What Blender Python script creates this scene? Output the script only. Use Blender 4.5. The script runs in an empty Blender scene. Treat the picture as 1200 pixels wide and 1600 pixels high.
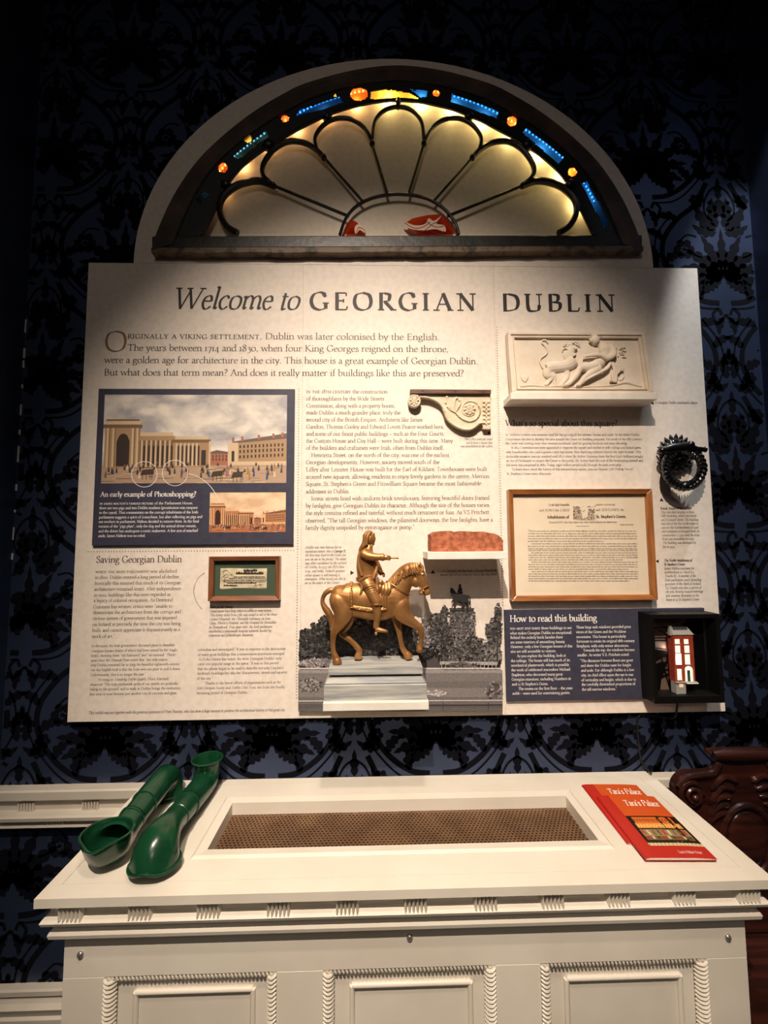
import bpy, bmesh, math, random
from mathutils import Vector, Matrix
random.seed(7)
SC = bpy.context.scene
COL = SC.collection

# ---------------------------------------------------------------- camera
F = 640.0                                   # focal length in pixels of the 1200x1600 frame
CAM = Vector((0.0, -1.3, 1.6))
TH, PS, RO = 0.0710, 0.0234, -0.0065        # pitch, yaw, roll
FW = Vector((math.sin(PS)*math.cos(TH), math.cos(PS)*math.cos(TH), math.sin(TH)))
R0 = Vector((math.cos(PS), -math.sin(PS), 0)); U0 = R0.cross(FW)
RV = math.cos(RO)*R0 + math.sin(RO)*U0
UV = -math.sin(RO)*R0 + math.cos(RO)*U0
cd = bpy.data.cameras.new('camera'); cam = bpy.data.objects.new('camera', cd); COL.objects.link(cam)
M = Matrix.Identity(4)
for i in range(3):
    M[i][0] = RV[i]; M[i][1] = UV[i]; M[i][2] = -FW[i]; M[i][3] = CAM[i]
cam.matrix_world = M
cd.sensor_fit = 'VERTICAL'; cd.sensor_height = 24.0; cd.lens = F/1600*24.0; cd.clip_start = .01
SC.camera = cam
SC.view_settings.view_transform = 'Standard'; SC.view_settings.look = 'None'
SC.view_settings.gamma = 1.0; SC.view_settings.use_curve_mapping = False
SC.view_settings.exposure = 0.06

# ---------------------------------------------------------------- world, room lamps and two added fill lamps
w = bpy.data.worlds.new('world'); SC.world = w; w.use_nodes = True
w.node_tree.nodes['Background'].inputs[0].default_value = (.55, .62, 1, 1)
w.node_tree.nodes['Background'].inputs[1].default_value = .006
def spot(name, loc, aim, power, color, angle, blend, radius=.03):
    l = bpy.data.lights.new(name, 'SPOT'); o = bpy.data.objects.new(name, l); COL.objects.link(o)
    l.energy = power; l.color = color; l.spot_size = math.radians(angle); l.spot_blend = blend
    l.shadow_soft_size = radius
    o.location = loc
    o.rotation_euler = (Vector(aim)-Vector(loc)).to_track_quat('-Z', 'Y').to_euler()
    return o
LED_L, LED_R = .17, .48            # watts of each point along the LED strip, left and right half
WARM = (1, .84, .69)
spot('ceiling_or_fill_spot', (-.25, -2.15, 3.75), (.12, 0, 1.16), 560, WARM, 52, 1, .014)
spot('ceiling_or_fill_spot', (-1.25, -2.10, 3.75), (-.20, -.05, 1.25), 95, WARM, 44, 1, .02)
spot('ceiling_or_fill_spot', (.10, -1.45, 3.75), (.15, -.2, .95), 125, WARM, 50, 1, .07)
spot('ceiling_or_fill_spot', (.35, -3.4, 2.9), (.10, -.30, .75), 36, WARM, 44, 1, .05)  # added low fill from behind the camera, brightens the box front
spot('ceiling_or_fill_spot', (-.50, -2.9, 3.60), (.0, 0, 2.0), 26, WARM, 82, 1, .40)  # added wide soft fill, lifts the dim arch and its surround
spot('ceiling_or_fill_spot', (1.25, -.50, 3.60), (1.28, 0, 2.05), 110, (.92, .96, 1), 30, .5, .02)

# ---------------------------------------------------------------- pixel -> world helpers
def ray(px, py):
    return RV*((px-600)/F) + UV*((800-py)/F) + FW
def P(px, py, Y):
    d = ray(px, py); return CAM + d*((Y-CAM.y)/d.y)
def PZ(px, py, Z):
    d = ray(px, py); return CAM + d*((Z-CAM.z)/d.z)
def PXp(px, py, X):
    d = ray(px, py); return CAM + d*((X-CAM.x)/d.x)

# ---------------------------------------------------------------- materials
MATS = {}
def lin(c):
    return tuple(((v/255.0+.055)/1.055)**2.4 if v > 10 else v/255.0/12.92 for v in c) + (1.0,)
def mat(name, rgb, rough=.6, metal=0.0, var=.0, vscale=20, bump=0.0, bscale=60, spec=.5, coat=0.0, rgb2=None, rvar=0.0):
    """principled material; rgb in sRGB 0..255; noise variation towards rgb2 (or darker)"""
    if name in MATS: return MATS[name]
    m = bpy.data.materials.new(name); m.use_nodes = True; MATS[name] = m
    nt = m.node_tree; b = nt.nodes['Principled BSDF']
    b.inputs['Base Color'].default_value = lin(rgb); b.inputs['Roughness'].default_value = rough
    b.inputs['Metallic'].default_value = metal; b.inputs['Specular IOR Level'].default_value = spec
    b.inputs['Coat Weight'].default_value = coat
    tc = nt.nodes.new('ShaderNodeTexCoord')
    if var > 0:
        n = nt.nodes.new('ShaderNodeTexNoise'); n.inputs['Scale'].default_value = vscale; n.inputs['Detail'].default_value = 6
        nt.links.new(tc.outputs['Object'], n.inputs['Vector'])
        r = nt.nodes.new('ShaderNodeValToRGB')
        r.color_ramp.elements[0].position = .5-var*.5; r.color_ramp.elements[1].position = .5+var*.5
        c2 = lin(rgb2) if rgb2 else tuple(v*.72 for v in lin(rgb)[:3])+(1,)
        r.color_ramp.elements[0].color = c2; r.color_ramp.elements[1].color = lin(rgb)
        r.color_ramp.elements[0].position = .35; r.color_ramp.elements[1].position = .35+max(.05, var)
        nt.links.new(n.outputs['Fac'], r.inputs['Fac']); nt.links.new(r.outputs['Color'], b.inputs['Base Color'])
        if rvar:
            mr = nt.nodes.new('ShaderNodeMapRange'); mr.inputs[3].default_value = rough-rvar; mr.inputs[4].default_value = rough+rvar
            nt.links.new(n.outputs['Fac'], mr.inputs[0]); nt.links.new(mr.outputs[0], b.inputs['Roughness'])
    if bump > 0:
        n2 = nt.nodes.new('ShaderNodeTexNoise'); n2.inputs['Scale'].default_value = bscale; n2.inputs['Detail'].default_value = 5
        nt.links.new(tc.outputs['Object'], n2.inputs['Vector'])
        bp = nt.nodes.new('ShaderNodeBump'); bp.inputs['Strength'].default_value = bump; bp.inputs['Distance'].default_value = .002
        nt.links.new(n2.outputs['Fac'], bp.inputs['Height']); nt.links.new(bp.outputs['Normal'], b.inputs['Normal'])
    return m
def wood(name, rgb, rgb2, axis=0, scale=9, rough=.35, coat=.3):
    if name in MATS: return MATS[name]
    m = mat(name, rgb, rough, coat=coat); nt = m.node_tree; b = nt.nodes['Principled BSDF']
    tc = nt.nodes.new('ShaderNodeTexCoord'); mp = nt.nodes.new('ShaderNodeMapping')
    s = [scale*12]*3; s[axis] = scale; mp.inputs['Scale'].default_value = s
    n = nt.nodes.new('ShaderNodeTexNoise'); n.inputs['Scale'].default_value = 1; n.inputs['Detail'].default_value = 5
    r = nt.nodes.new('ShaderNodeValToRGB'); r.color_ramp.elements[0].color = lin(rgb2); r.color_ramp.elements[1].color = lin(rgb)
    r.color_ramp.elements[0].position = .35; r.color_ramp.elements[1].position = .65
    nt.links.new(tc.outputs['Object'], mp.inputs['Vector']); nt.links.new(mp.outputs['Vector'], n.inputs['Vector'])
    nt.links.new(n.outputs['Fac'], r.inputs['Fac']); nt.links.new(r.outputs['Color'], b.inputs['Base Color'])
    return m
def emis(name, rgb, strength):
    if name in MATS: return MATS[name]
    m = bpy.data.materials.new(name); m.use_nodes = True; MATS[name] = m
    nt = m.node_tree; nt.nodes.remove(nt.nodes['Principled BSDF'])
    e = nt.nodes.new('ShaderNodeEmission'); e.inputs[0].default_value = lin(rgb); e.inputs[1].default_value = strength
    nt.links.new(e.outputs[0], nt.nodes['Material Output'].inputs[0]); return m
def glass(name, rgb, gloss=.05, diffuse=0.0, rough=.04):
    """thin pane: coloured see-through glass with a faint reflection and optional milky scatter"""
    if name in MATS: return MATS[name]
    m = bpy.data.materials.new(name); m.use_nodes = True; MATS[name] = m
    nt = m.node_tree; nt.nodes.remove(nt.nodes['Principled BSDF'])
    t = nt.nodes.new('ShaderNodeBsdfTransparent'); t.inputs[0].default_value = lin(rgb)
    g = nt.nodes.new('ShaderNodeBsdfGlossy'); g.inputs['Roughness'].default_value = rough
    mx = nt.nodes.new('ShaderNodeMixShader'); mx.inputs[0].default_value = gloss
    last = t.outputs[0]
    if diffuse:
        d = nt.nodes.new('ShaderNodeBsdfTranslucent'); d.inputs[0].default_value = lin(rgb)
        m2 = nt.nodes.new('ShaderNodeMixShader'); m2.inputs[0].default_value = diffuse
        nt.links.new(t.outputs[0], m2.inputs[1]); nt.links.new(d.outputs[0], m2.inputs[2]); last = m2.outputs[0]
    nt.links.new(last, mx.inputs[1]); nt.links.new(g.outputs[0], mx.inputs[2])
    nt.links.new(mx.outputs[0], nt.nodes['Material Output'].inputs[0]); return m
def vcol_mat(name, rough=.5, grain=.15, gscale=400):
    """printed picture: the ink colours come from the mesh's colour attribute, with a little paper grain"""
    if name in MATS: return MATS[name]
    m = bpy.data.materials.new(name); m.use_nodes = True; MATS[name] = m
    nt = m.node_tree; b = nt.nodes['Principled BSDF']; b.inputs['Roughness'].default_value = rough
    a = nt.nodes.new('ShaderNodeVertexColor'); a.layer_name = 'ink'
    tc = nt.nodes.new('ShaderNodeTexCoord')
    n = nt.nodes.new('ShaderNodeTexNoise'); n.inputs['Scale'].default_value = gscale; n.inputs['Detail'].default_value = 3
    nt.links.new(tc.outputs['Object'], n.inputs['Vector'])
    mr = nt.nodes.new('ShaderNodeMapRange'); mr.inputs[1].default_value = .3; mr.inputs[2].default_value = .7
    mr.inputs[3].default_value = 1-grain; mr.inputs[4].default_value = 1+grain
    nt.links.new(n.outputs['Fac'], mr.inputs[0])
    mx = nt.nodes.new('ShaderNodeMix'); mx.data_type = 'RGBA'; mx.blend_type = 'MULTIPLY'; mx.inputs[0].default_value = 1
    nt.links.new(a.outputs['Color'], mx.inputs[6]); nt.links.new(mr.outputs[0], mx.inputs[7])
    nt.links.new(mx.outputs[2], b.inputs['Base Color']); return m

# ---------------------------------------------------------------- object helpers
def link(o, parent=None):
    COL.objects.link(o)
    if parent is not None:
        o.parent = parent
        o.matrix_parent_inverse = TOP_INV.get(parent.name, Matrix.Identity(4))
    return o
TOP_INV = {}
def thing(name, label, cat, loc=(0, 0, 0), group=None):
    o = bpy.data.objects.new(name, None); COL.objects.link(o); o.location = loc; o.empty_display_size = .05
    o['label'] = label; o['category'] = cat
    if group: o['group'] = group
    TOP_INV[o.name] = Matrix.Translation(-Vector(loc))
    return o
def tag(o, label, cat, group=None):
    o['label'] = label; o['category'] = cat
    if group: o['group'] = group
    return o
class MB:
    def __init__(s): s.v = []; s.f = []; s.c = []; s.col = None
    def add(s, vs, fs):
        n = len(s.v); s.v += [tuple(a) for a in vs]; s.f += [tuple(i+n for i in f) for f in fs]
        s.c += [s.col]*len(fs); return s
    def box(s, x0, x1, y0, y1, z0, z1):
        return s.add([(x0,y0,z0),(x1,y0,z0),(x1,y1,z0),(x0,y1,z0),(x0,y0,z1),(x1,y0,z1),(x1,y1,z1),(x0,y1,z1)],
                     [(3,2,1,0),(4,5,6,7),(0,1,5,4),(1,2,6,5),(2,3,7,6),(3,0,4,7)])
    def hexa(s, a, b):
        """a, b: two quads (front, back) -> closed box"""
        return s.add(list(a)+list(b), [(0,1,2,3),(7,6,5,4),(0,4,5,1),(1,5,6,2),(2,6,7,3),(3,7,4,0)])
    def slab(s, poly, y0, y1):
        """xz outline pushed from y0 (front) to y1 (back)"""
        n = len(poly); area = sum(poly[i][0]*poly[(i+1)%n][1]-poly[(i+1)%n][0]*poly[i][1] for i in range(n))
        if area < 0: poly = poly[::-1]
        vs = [(p[0], y0, p[1]) for p in poly]+[(p[0], y1, p[1]) for p in poly]
        fs = [tuple(range(n)), tuple(range(2*n-1, n-1, -1))]+[(i, i+n, (i+1)%n+n, (i+1)%n) for i in range(n)]
        return s.add(vs, fs)
    def prism(s, poly, z0, z1):
        n = len(poly); area = sum(poly[i][0]*poly[(i+1)%n][1]-poly[(i+1)%n][0]*poly[i][1] for i in range(n))
        if area < 0: poly = poly[::-1]
        vs = [(p[0], p[1], z0) for p in poly]+[(p[0], p[1], z1) for p in poly]
        fs = [tuple(range(n-1, -1, -1)), tuple(range(n, 2*n))]+[(i, (i+1)%n, (i+1)%n+n, i+n) for i in range(n)]
        return s.add(vs, fs)
    def flat(s, poly, y):
        n = len(poly); area = sum(poly[i][0]*poly[(i+1)%n][1]-poly[(i+1)%n][0]*poly[i][1] for i in range(n))
        if area < 0: poly = poly[::-1]
        return s.add([(p[0], y, p[1]) for p in poly], [tuple(range(n))])
    def extrude_x(s, prof, x0, x1, ext0=0, ext1=0):
        """profile of (y,z) swept along x"""
        n = len(prof)
        vs = [(x0, p[0], p[1]) for p in prof]+[(x1, p[0], p[1]) for p in prof]
        fs = [tuple(range(n)), tuple(range(2*n-1, n-1, -1))]+[(i, i+n, (i+1)%n+n, (i+1)%n) for i in range(n)]
        return s.add(vs, fs)
    def loft(s, rings, cap=True, closed=False):
        n = len(rings[0]); base = len(s.v); vs = [p for r in rings for p in r]; fs = []
        m = len(rings)
        for i in range(m if closed else m-1):
            for j in range(n):
                a = i*n+j; b = i*n+(j+1)%n; c = ((i+1)%m)*n+(j+1)%n; d = ((i+1)%m)*n+j
                fs.append((a, b, c, d))
        if cap and not closed:
            fs.append(tuple(range(n-1, -1, -1))); fs.append(tuple(range((m-1)*n, m*n)))
        return s.add(vs, fs)
    def tube(s, pts, rad, n=10, closed=False, flatten=None):
        """tube along points; rad: number, list, or list of (a,b) (a in the first normal, b along the second)"""
        pts = [Vector(p) for p in pts]; m = len(pts)
        if not isinstance(rad, (list, tuple)): rad = [rad]*m
        rings = []; up = None
        for i, p in enumerate(pts):
            if closed: t = pts[(i+1)%m]-pts[i-1]
            else: t = pts[min(i+1, m-1)]-pts[max(i-1, 0)]
            t = t.normalized() if t.length > 1e-9 else Vector((0,0,1))
            if up is None:
                ref = Vector((0,1,0)) if abs(t.y) < .9 else Vector((1,0,0))
                up = (ref-t*ref.dot(t)).normalized()
            else:
                up = up-t*up.dot(t)
                up = up.normalized()
            sd = t.cross(up)
            r = rad[i]; ra, rb = r if isinstance(r, (list, tuple)) else (r, r)
            rings.append([p+up*(ra*math.cos(2*math.pi*k/n))+sd*(rb*math.sin(2*math.pi*k/n)) for k in range(n)])
        return s.loft(rings, True, closed)
    def ball(s, c, r, n=12, m=8):
        c = Vector(c); rx, ry, rz = r if isinstance(r, (list, tuple)) else (r, r, r)
        vs = [c+Vector((0,0,rz))]; fs = []
        for i in range(1, m):
            a = math.pi*i/m
            for j in range(n):
                b = 2*math.pi*j/n
                vs.append(c+Vector((rx*math.sin(a)*math.cos(b), ry*math.sin(a)*math.sin(b), rz*math.cos(a))))
        vs.append(c-Vector((0,0,rz)))
        for j in range(n): fs.append((0, 1+j, 1+(j+1)%n)); fs.append((len(vs)-1, 1+(m-2)*n+(j+1)%n, 1+(m-2)*n+j))
        for i in range(m-2):
            for j in range(n):
                a = 1+i*n+j; b = 1+i*n+(j+1)%n; fs.append((a, a+n, b+n, b))
        return s.add(vs, fs)
    def mesh(s, name):
        me = bpy.data.meshes.new(name); me.from_pydata(s.v, [], s.f)
        if any(c is not None for c in s.c):
            at = me.color_attributes.new('ink', 'FLOAT_COLOR', 'CORNER')
            for p in me.polygons:
                c = s.c[p.index] or (1,1,1,1)
                for li in p.loop_indices: at.data[li].color = c
        me.update(); return me
    def build(s, name, m, parent=None, smooth=False, bevel=0.0, segs=2, fix=True, angle=40):
        me = s.mesh(name)
        if fix:
            bm = bmesh.new(); bm.from_mesh(me); bmesh.ops.recalc_face_normals(bm, faces=bm.faces); bm.to_mesh(me); bm.free()
        me.materials.append(m)
        o = bpy.data.objects.new(name, me); link(o, parent)
        if smooth:
            for p in me.polygons: p.use_smooth = True
            me.set_sharp_from_angle(angle=math.radians(angle))
        if bevel:
            b = o.modifiers.new('bevel', 'BEVEL'); b.width = bevel; b.segments = segs; b.limit_method = 'ANGLE'; b.angle_limit = math.radians(40)
            b.harden_normals = False
        return o
def remeshed(mb, name, m, parent, voxel, smooth_it=4, smooth_f=.5, dec=None):
    """fuse overlapping closed shapes into one continuous skin"""
    me = mb.mesh(name+'_raw')
    bm = bmesh.new(); bm.from_mesh(me); bmesh.ops.recalc_face_normals(bm, faces=bm.faces); bm.to_mesh(me); bm.free()
    t = bpy.data.objects.new(name+'_raw', me); COL.objects.link(t)
    r = t.modifiers.new('r', 'REMESH'); r.mode = 'VOXEL'; r.voxel_size = voxel
    sm = t.modifiers.new('s', 'SMOOTH'); sm.factor = smooth_f; sm.iterations = smooth_it
    if dec: d = t.modifiers.new('d', 'DECIMATE'); d.ratio = dec
    dg = bpy.context.evaluated_depsgraph_get(); dg.update()
    out = bpy.data.meshes.new_from_object(t.evaluated_get(dg)); out.name = name
    bpy.data.objects.remove(t); bpy.data.meshes.remove(me)
    out.materials.clear(); out.materials.append(m)
    for p in out.polygons: p.use_smooth = True
    o = bpy.data.objects.new(name, out); return link(o, parent)
def cr(pts, k=6, closed=False):
    """catmull-rom through points (any dimension)"""
    pts = [tuple(p) for p in pts]; n = len(pts); out = []
    for i in range(n if closed else n-1):
        if closed: p0, p1, p2, p3 = pts[i-1], pts[i], pts[(i+1)%n], pts[(i+2)%n]
        else: p0, p1, p2, p3 = pts[max(i-1,0)], pts[i], pts[i+1], pts[min(i+2,n-1)]
        for j in range(k):
            t = j/k
            out.append(tuple(.5*(2*b+(c-a)*t+(2*a-5*b+4*c-d)*t*t+(3*b-a-3*c+d)*t**3) for a, b, c, d in zip(p0,p1,p2,p3)))
    if not closed: out.append(pts[-1])
    return out
# ---------------------------------------------------------------- lettering: an old-style roman drawn stroke by stroke
# l straight, c curve, t hairline, s serif (x,y[,half length]), d dot, v flag serif; units 1/100 em
GL = {
'a':(38,'c 8,33 15,42 24,41 28,31;l 28,33 28,6;c 28,7 31,0 37,4;c 28,26 14,21 6,11 11,1 19,1 28,9'),
'b':(46,'l 10,72 10,2;c 10,32 22,42 35,38 41,21 34,4 22,0 10,5;v 10,72'),
'c':(37,'c 33,33 27,41 18,41 7,31 5,18 11,4 22,0 35,9'),
'd':(47,'l 37,72 37,2;c 37,35 26,42 12,38 5,20 11,3 22,0 37,9;v 37,72;s 40,1,4'),
'e':(38,'t 7,25 33,25;c 33,25 30,38 21,42 9,35 5,19 12,3 23,0 35,9'),
'f':(27,'l 12,0 12,54;c 12,54 14,67 21,72 29,68;t 3,41 24,41;s 12,0'),
'g':(42,'c 19,42 8,37 8,23 19,15 30,22 31,35 19,42;t 31,39 41,40;c 13,17 7,9 16,3 32,0 38,-8 32,-20 17,-23 5,-17 6,-6 17,2'),
'h':(48,'l 10,72 10,0;v 10,72;c 10,31 20,41 31,41 38,31 38,24;l 38,26 38,0;s 10,0;s 38,0'),
'i':(23,'l 12,42 12,0;v 12,42;s 12,0;d 12,60'),
'j':(21,'l 12,42 12,-8;c 12,-8 10,-20 2,-23;v 12,42;d 12,60'),
'k':(45,'l 10,72 10,0;v 10,72;t 36,41 12,20;l 18,25 38,0;s 10,0;s 40,0,6;s 36,42,7'),
'l':(22,'l 11,72 11,0;v 11,72;s 11,0'),
'm':(72,'l 10,42 10,0;v 10,42;c 10,31 20,41 30,41 36,31 36,24;l 36,26 36,0;c 36,31 46,41 56,41 62,31 62,24;l 62,26 62,0;s 10,0;s 36,0;s 62,0'),
'n':(48,'l 10,42 10,0;v 10,42;c 10,31 20,41 31,41 38,31 38,24;l 38,26 38,0;s 10,0;s 38,0'),
'o':(46,'c 23,42 9,36 5,21 10,5 23,0 36,5 41,21 37,36 23,42'),
'p':(47,'l 10,42 10,-23;v 10,42;c 10,32 22,42 35,38 42,21 35,4 22,0 10,7;s 10,-23'),
'q':(46,'l 37,42 37,-23;c 37,35 26,42 12,38 5,20 11,3 22,0 37,9;s 37,-23'),
'r':(33,'l 10,42 10,0;v 10,42;c 10,29 17,38 25,42 32,38;s 10,0'),
's':(33,'c 28,32 21,41 12,41 7,32 14,24 25,17 28,8 20,0 10,1 4,11'),
't':(27,'l 12,52 12,8;c 12,9 15,-1 25,4;t 3,41 25,41'),
'u':(48,'l 10,42 10,12;c 10,13 14,1 25,1 37,9;l 37,42 37,2;v 10,42;v 37,42;s 41,1,4'),
'v':(42,'l 6,42 21,0;t 21,0 37,42;s 6,42;s 37,42,6'),
'w':(63,'l 6,42 19,0;t 19,0 33,42;l 32,42 46,0;t 46,0 60,42;s 6,42;s 59,42,6'),
'x':(42,'l 7,42 35,0;t 35,42 7,0;s 8,42;s 34,42,6;s 7,0,6;s 36,0'),
'y':(41,'l 6,42 21,0;c 37,42 22,2 14,-19 4,-22;s 6,42;s 37,42,6'),
'z':(38,'t 6,33 6,41;t 6,41 32,41;l 32,41 6,1;t 6,1 34,1;t 34,1 34,10'),
'A':(63,'t 32,67 8,0;l 31,67 55,0;t 17,24 46,24;s 8,0;s 56,0'),
'B':(54,'l 14,66 14,0;t 8,65 26,65;c 26,65 40,61 41,46 34,38 24,35;t 14,35 26,35;c 26,35 46,31 47,14 38,3 24,1;t 8,1 26,1'),
'C':(60,'c 54,50 45,64 32,66 15,57 7,34 14,10 32,0 46,3 56,14;t 54,66 54,48'),
'D':(67,'l 14,66 14,0;t 8,65 28,65;c 28,65 52,57 60,33 52,9 28,1;t 8,1 28,1'),
'E':(53,'l 14,66 14,0;t 8,65 45,65;t 45,65 45,53;t 14,35 36,35;t 36,42 36,28;t 8,1 46,1;t 46,1 49,14'),
'F':(49,'l 14,66 14,0;t 8,65 44,65;t 44,65 44,53;t 14,35 36,35;t 36,42 36,28;s 14,0'),
'G':(67,'c 55,50 46,64 32,66 15,57 7,34 14,10 32,0 46,2 56,7;t 55,66 55,48;l 56,27 56,4;s 56,27,8'),
'H':(70,'l 14,66 14,0;l 56,66 56,0;t 14,34 56,34;s 14,66;s 56,66;s 14,0;s 56,0'),
'I':(29,'l 14,66 14,0;s 14,66;s 14,0'),
'J':(28,'l 16,66 16,6;c 16,6 14,-8 3,-12;s 16,66'),
'K':(63,'l 14,66 14,0;t 50,66 16,34;l 22,39 54,0;s 14,66;s 14,0;s 50,66;s 57,0'),
'L':(51,'l 14,66 14,0;s 14,66;t 8,1 44,1;t 44,1 48,15'),
'M':(80,'t 15,66 10,0;l 15,66 40,4;t 40,4 66,66;l 66,66 70,0;s 12,66,6;s 69,66,6;s 10,0;s 70,0'),
'N':(70,'t 14,66 14,0;l 13,66 57,1;t 57,66 57,0;s 11,66,7;s 57,66;s 14,0'),
'O':(70,'c 35,66 14,58 7,33 14,9 35,0 56,9 63,33 56,58 35,66'),
'P':(52,'l 14,66 14,0;t 8,65 26,65;c 26,65 44,60 46,48 42,34 24,30;s 14,0'),
'Q':(70,'c 35,66 14,58 7,33 14,9 35,0 56,9 63,33 56,58 35,66;l 36,1 74,-18'),
'R':(59,'l 14,66 14,0;t 8,65 26,65;c 26,65 42,60 43,49 38,36 22,33;l 27,33 53,1;s 14,0;s 56,0,6'),
'S':(45,'c 37,53 30,65 18,65 9,55 12,44 28,33 38,24 38,11 26,0 13,2 7,14;t 38,65 38,52;t 7,1 7,16'),
'T':(58,'l 29,66 29,0;t 5,65 53,65;t 5,66 4,52;t 53,66 54,52;s 29,0'),
'U':(66,'l 13,66 13,22;c 13,22 18,3 34,0 50,5 54,24;t 54,24 54,66;s 13,66;s 54,66'),
'V':(62,'l 8,66 32,0;t 32,0 54,66;s 8,66;s 54,66'),
'W':(90,'l 7,66 28,0;t 28,0 46,60;l 42,66 64,0;t 64,0 83,66;s 7,66;s 42,66;s 83,66'),
'X':(62,'l 9,66 52,0;t 51,66 9,0;s 9,66;s 51,66;s 9,0;s 53,0'),
'Y':(57,'l 7,66 28,30;t 28,30 50,66;l 28,32 28,0;s 7,66;s 50,66;s 28,0'),
'Z':(55,'t 8,54 9,65;t 9,65 47,65;l 47,65 8,1;t 8,1 48,1;t 48,1 50,13'),
'0':(46,'c 23,42 9,36 5,21 10,5 23,0 36,5 41,21 37,36 23,42'),
'1':(25,'l 12,42 12,0;s 12,0;s 12,42,6'),
'2':(40,'c 7,33 14,42 25,41 31,31 24,17 6,2;l 6,2 35,2;t 35,2 36,9'),
'3':(38,'c 7,34 15,42 26,39 28,29 17,19;c 17,19 31,15 33,1 24,-16 6,-20'),
'4':(43,'t 27,42 5,1;t 5,1 39,1;l 29,42 29,-22'),
'5':(38,'t 13,42 33,43;t 13,42 10,21;c 10,21 24,23 32,10 28,-10 6,-20'),
'6':(44,'c 37,66 16,54 6,30 10,5 22,0 35,5 39,20 34,35 22,39 9,28'),
'7':(40,'t 5,33 6,41;l 6,41 36,41;l 36,41 16,-22'),
'8':(44,'c 22,66 11,60 12,47 24,36 36,22 34,5 22,0 9,5 8,20 22,34 34,48 32,61 22,66'),
'9':(44,'c 6,-23 28,-10 38,12 34,36 22,42 9,37 5,22 10,7 22,3 35,15'),
'.':(21,'d 10,3'),',':(21,'d 10,3;t 12,3 7,-11'),':':(22,'d 10,3;d 10,37'),';':(22,'d 10,37;d 10,3;t 12,3 7,-11'),
"'":(17,'d 8,64;t 10,64 6,52'),'"':(30,'d 8,64;t 10,64 6,52;d 20,64;t 22,64 18,52'),
'-':(28,'t 4,21 24,21'),'–':(50,'t 2,21 48,21'),'?':(36,'c 8,56 14,66 25,65 30,54 24,41 16,32 15,20;d 15,3'),
'(':(28,'c 23,72 11,50 9,25 14,0 24,-17'),')':(28,'c 5,72 17,50 19,25 14,0 4,-17'),'&':(66,'c 60,34 50,10 26,0 8,10 12,26 32,44 36,60 26,66 18,54 30,32 60,0'),
'!':(22,'l 11,66 11,18;d 11,3'),
}
def glyph_strokes(ch):
    adv, s = GL[ch]; out = []
    for st in s.split(';'):
        k, _, rest = st.partition(' ')
        pts = [tuple(float(a) for a in q.split(',')) for q in rest.split()]
        out.append((k, pts))
    return adv, out
GC = {c: glyph_strokes(c) for c in GL}
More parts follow.
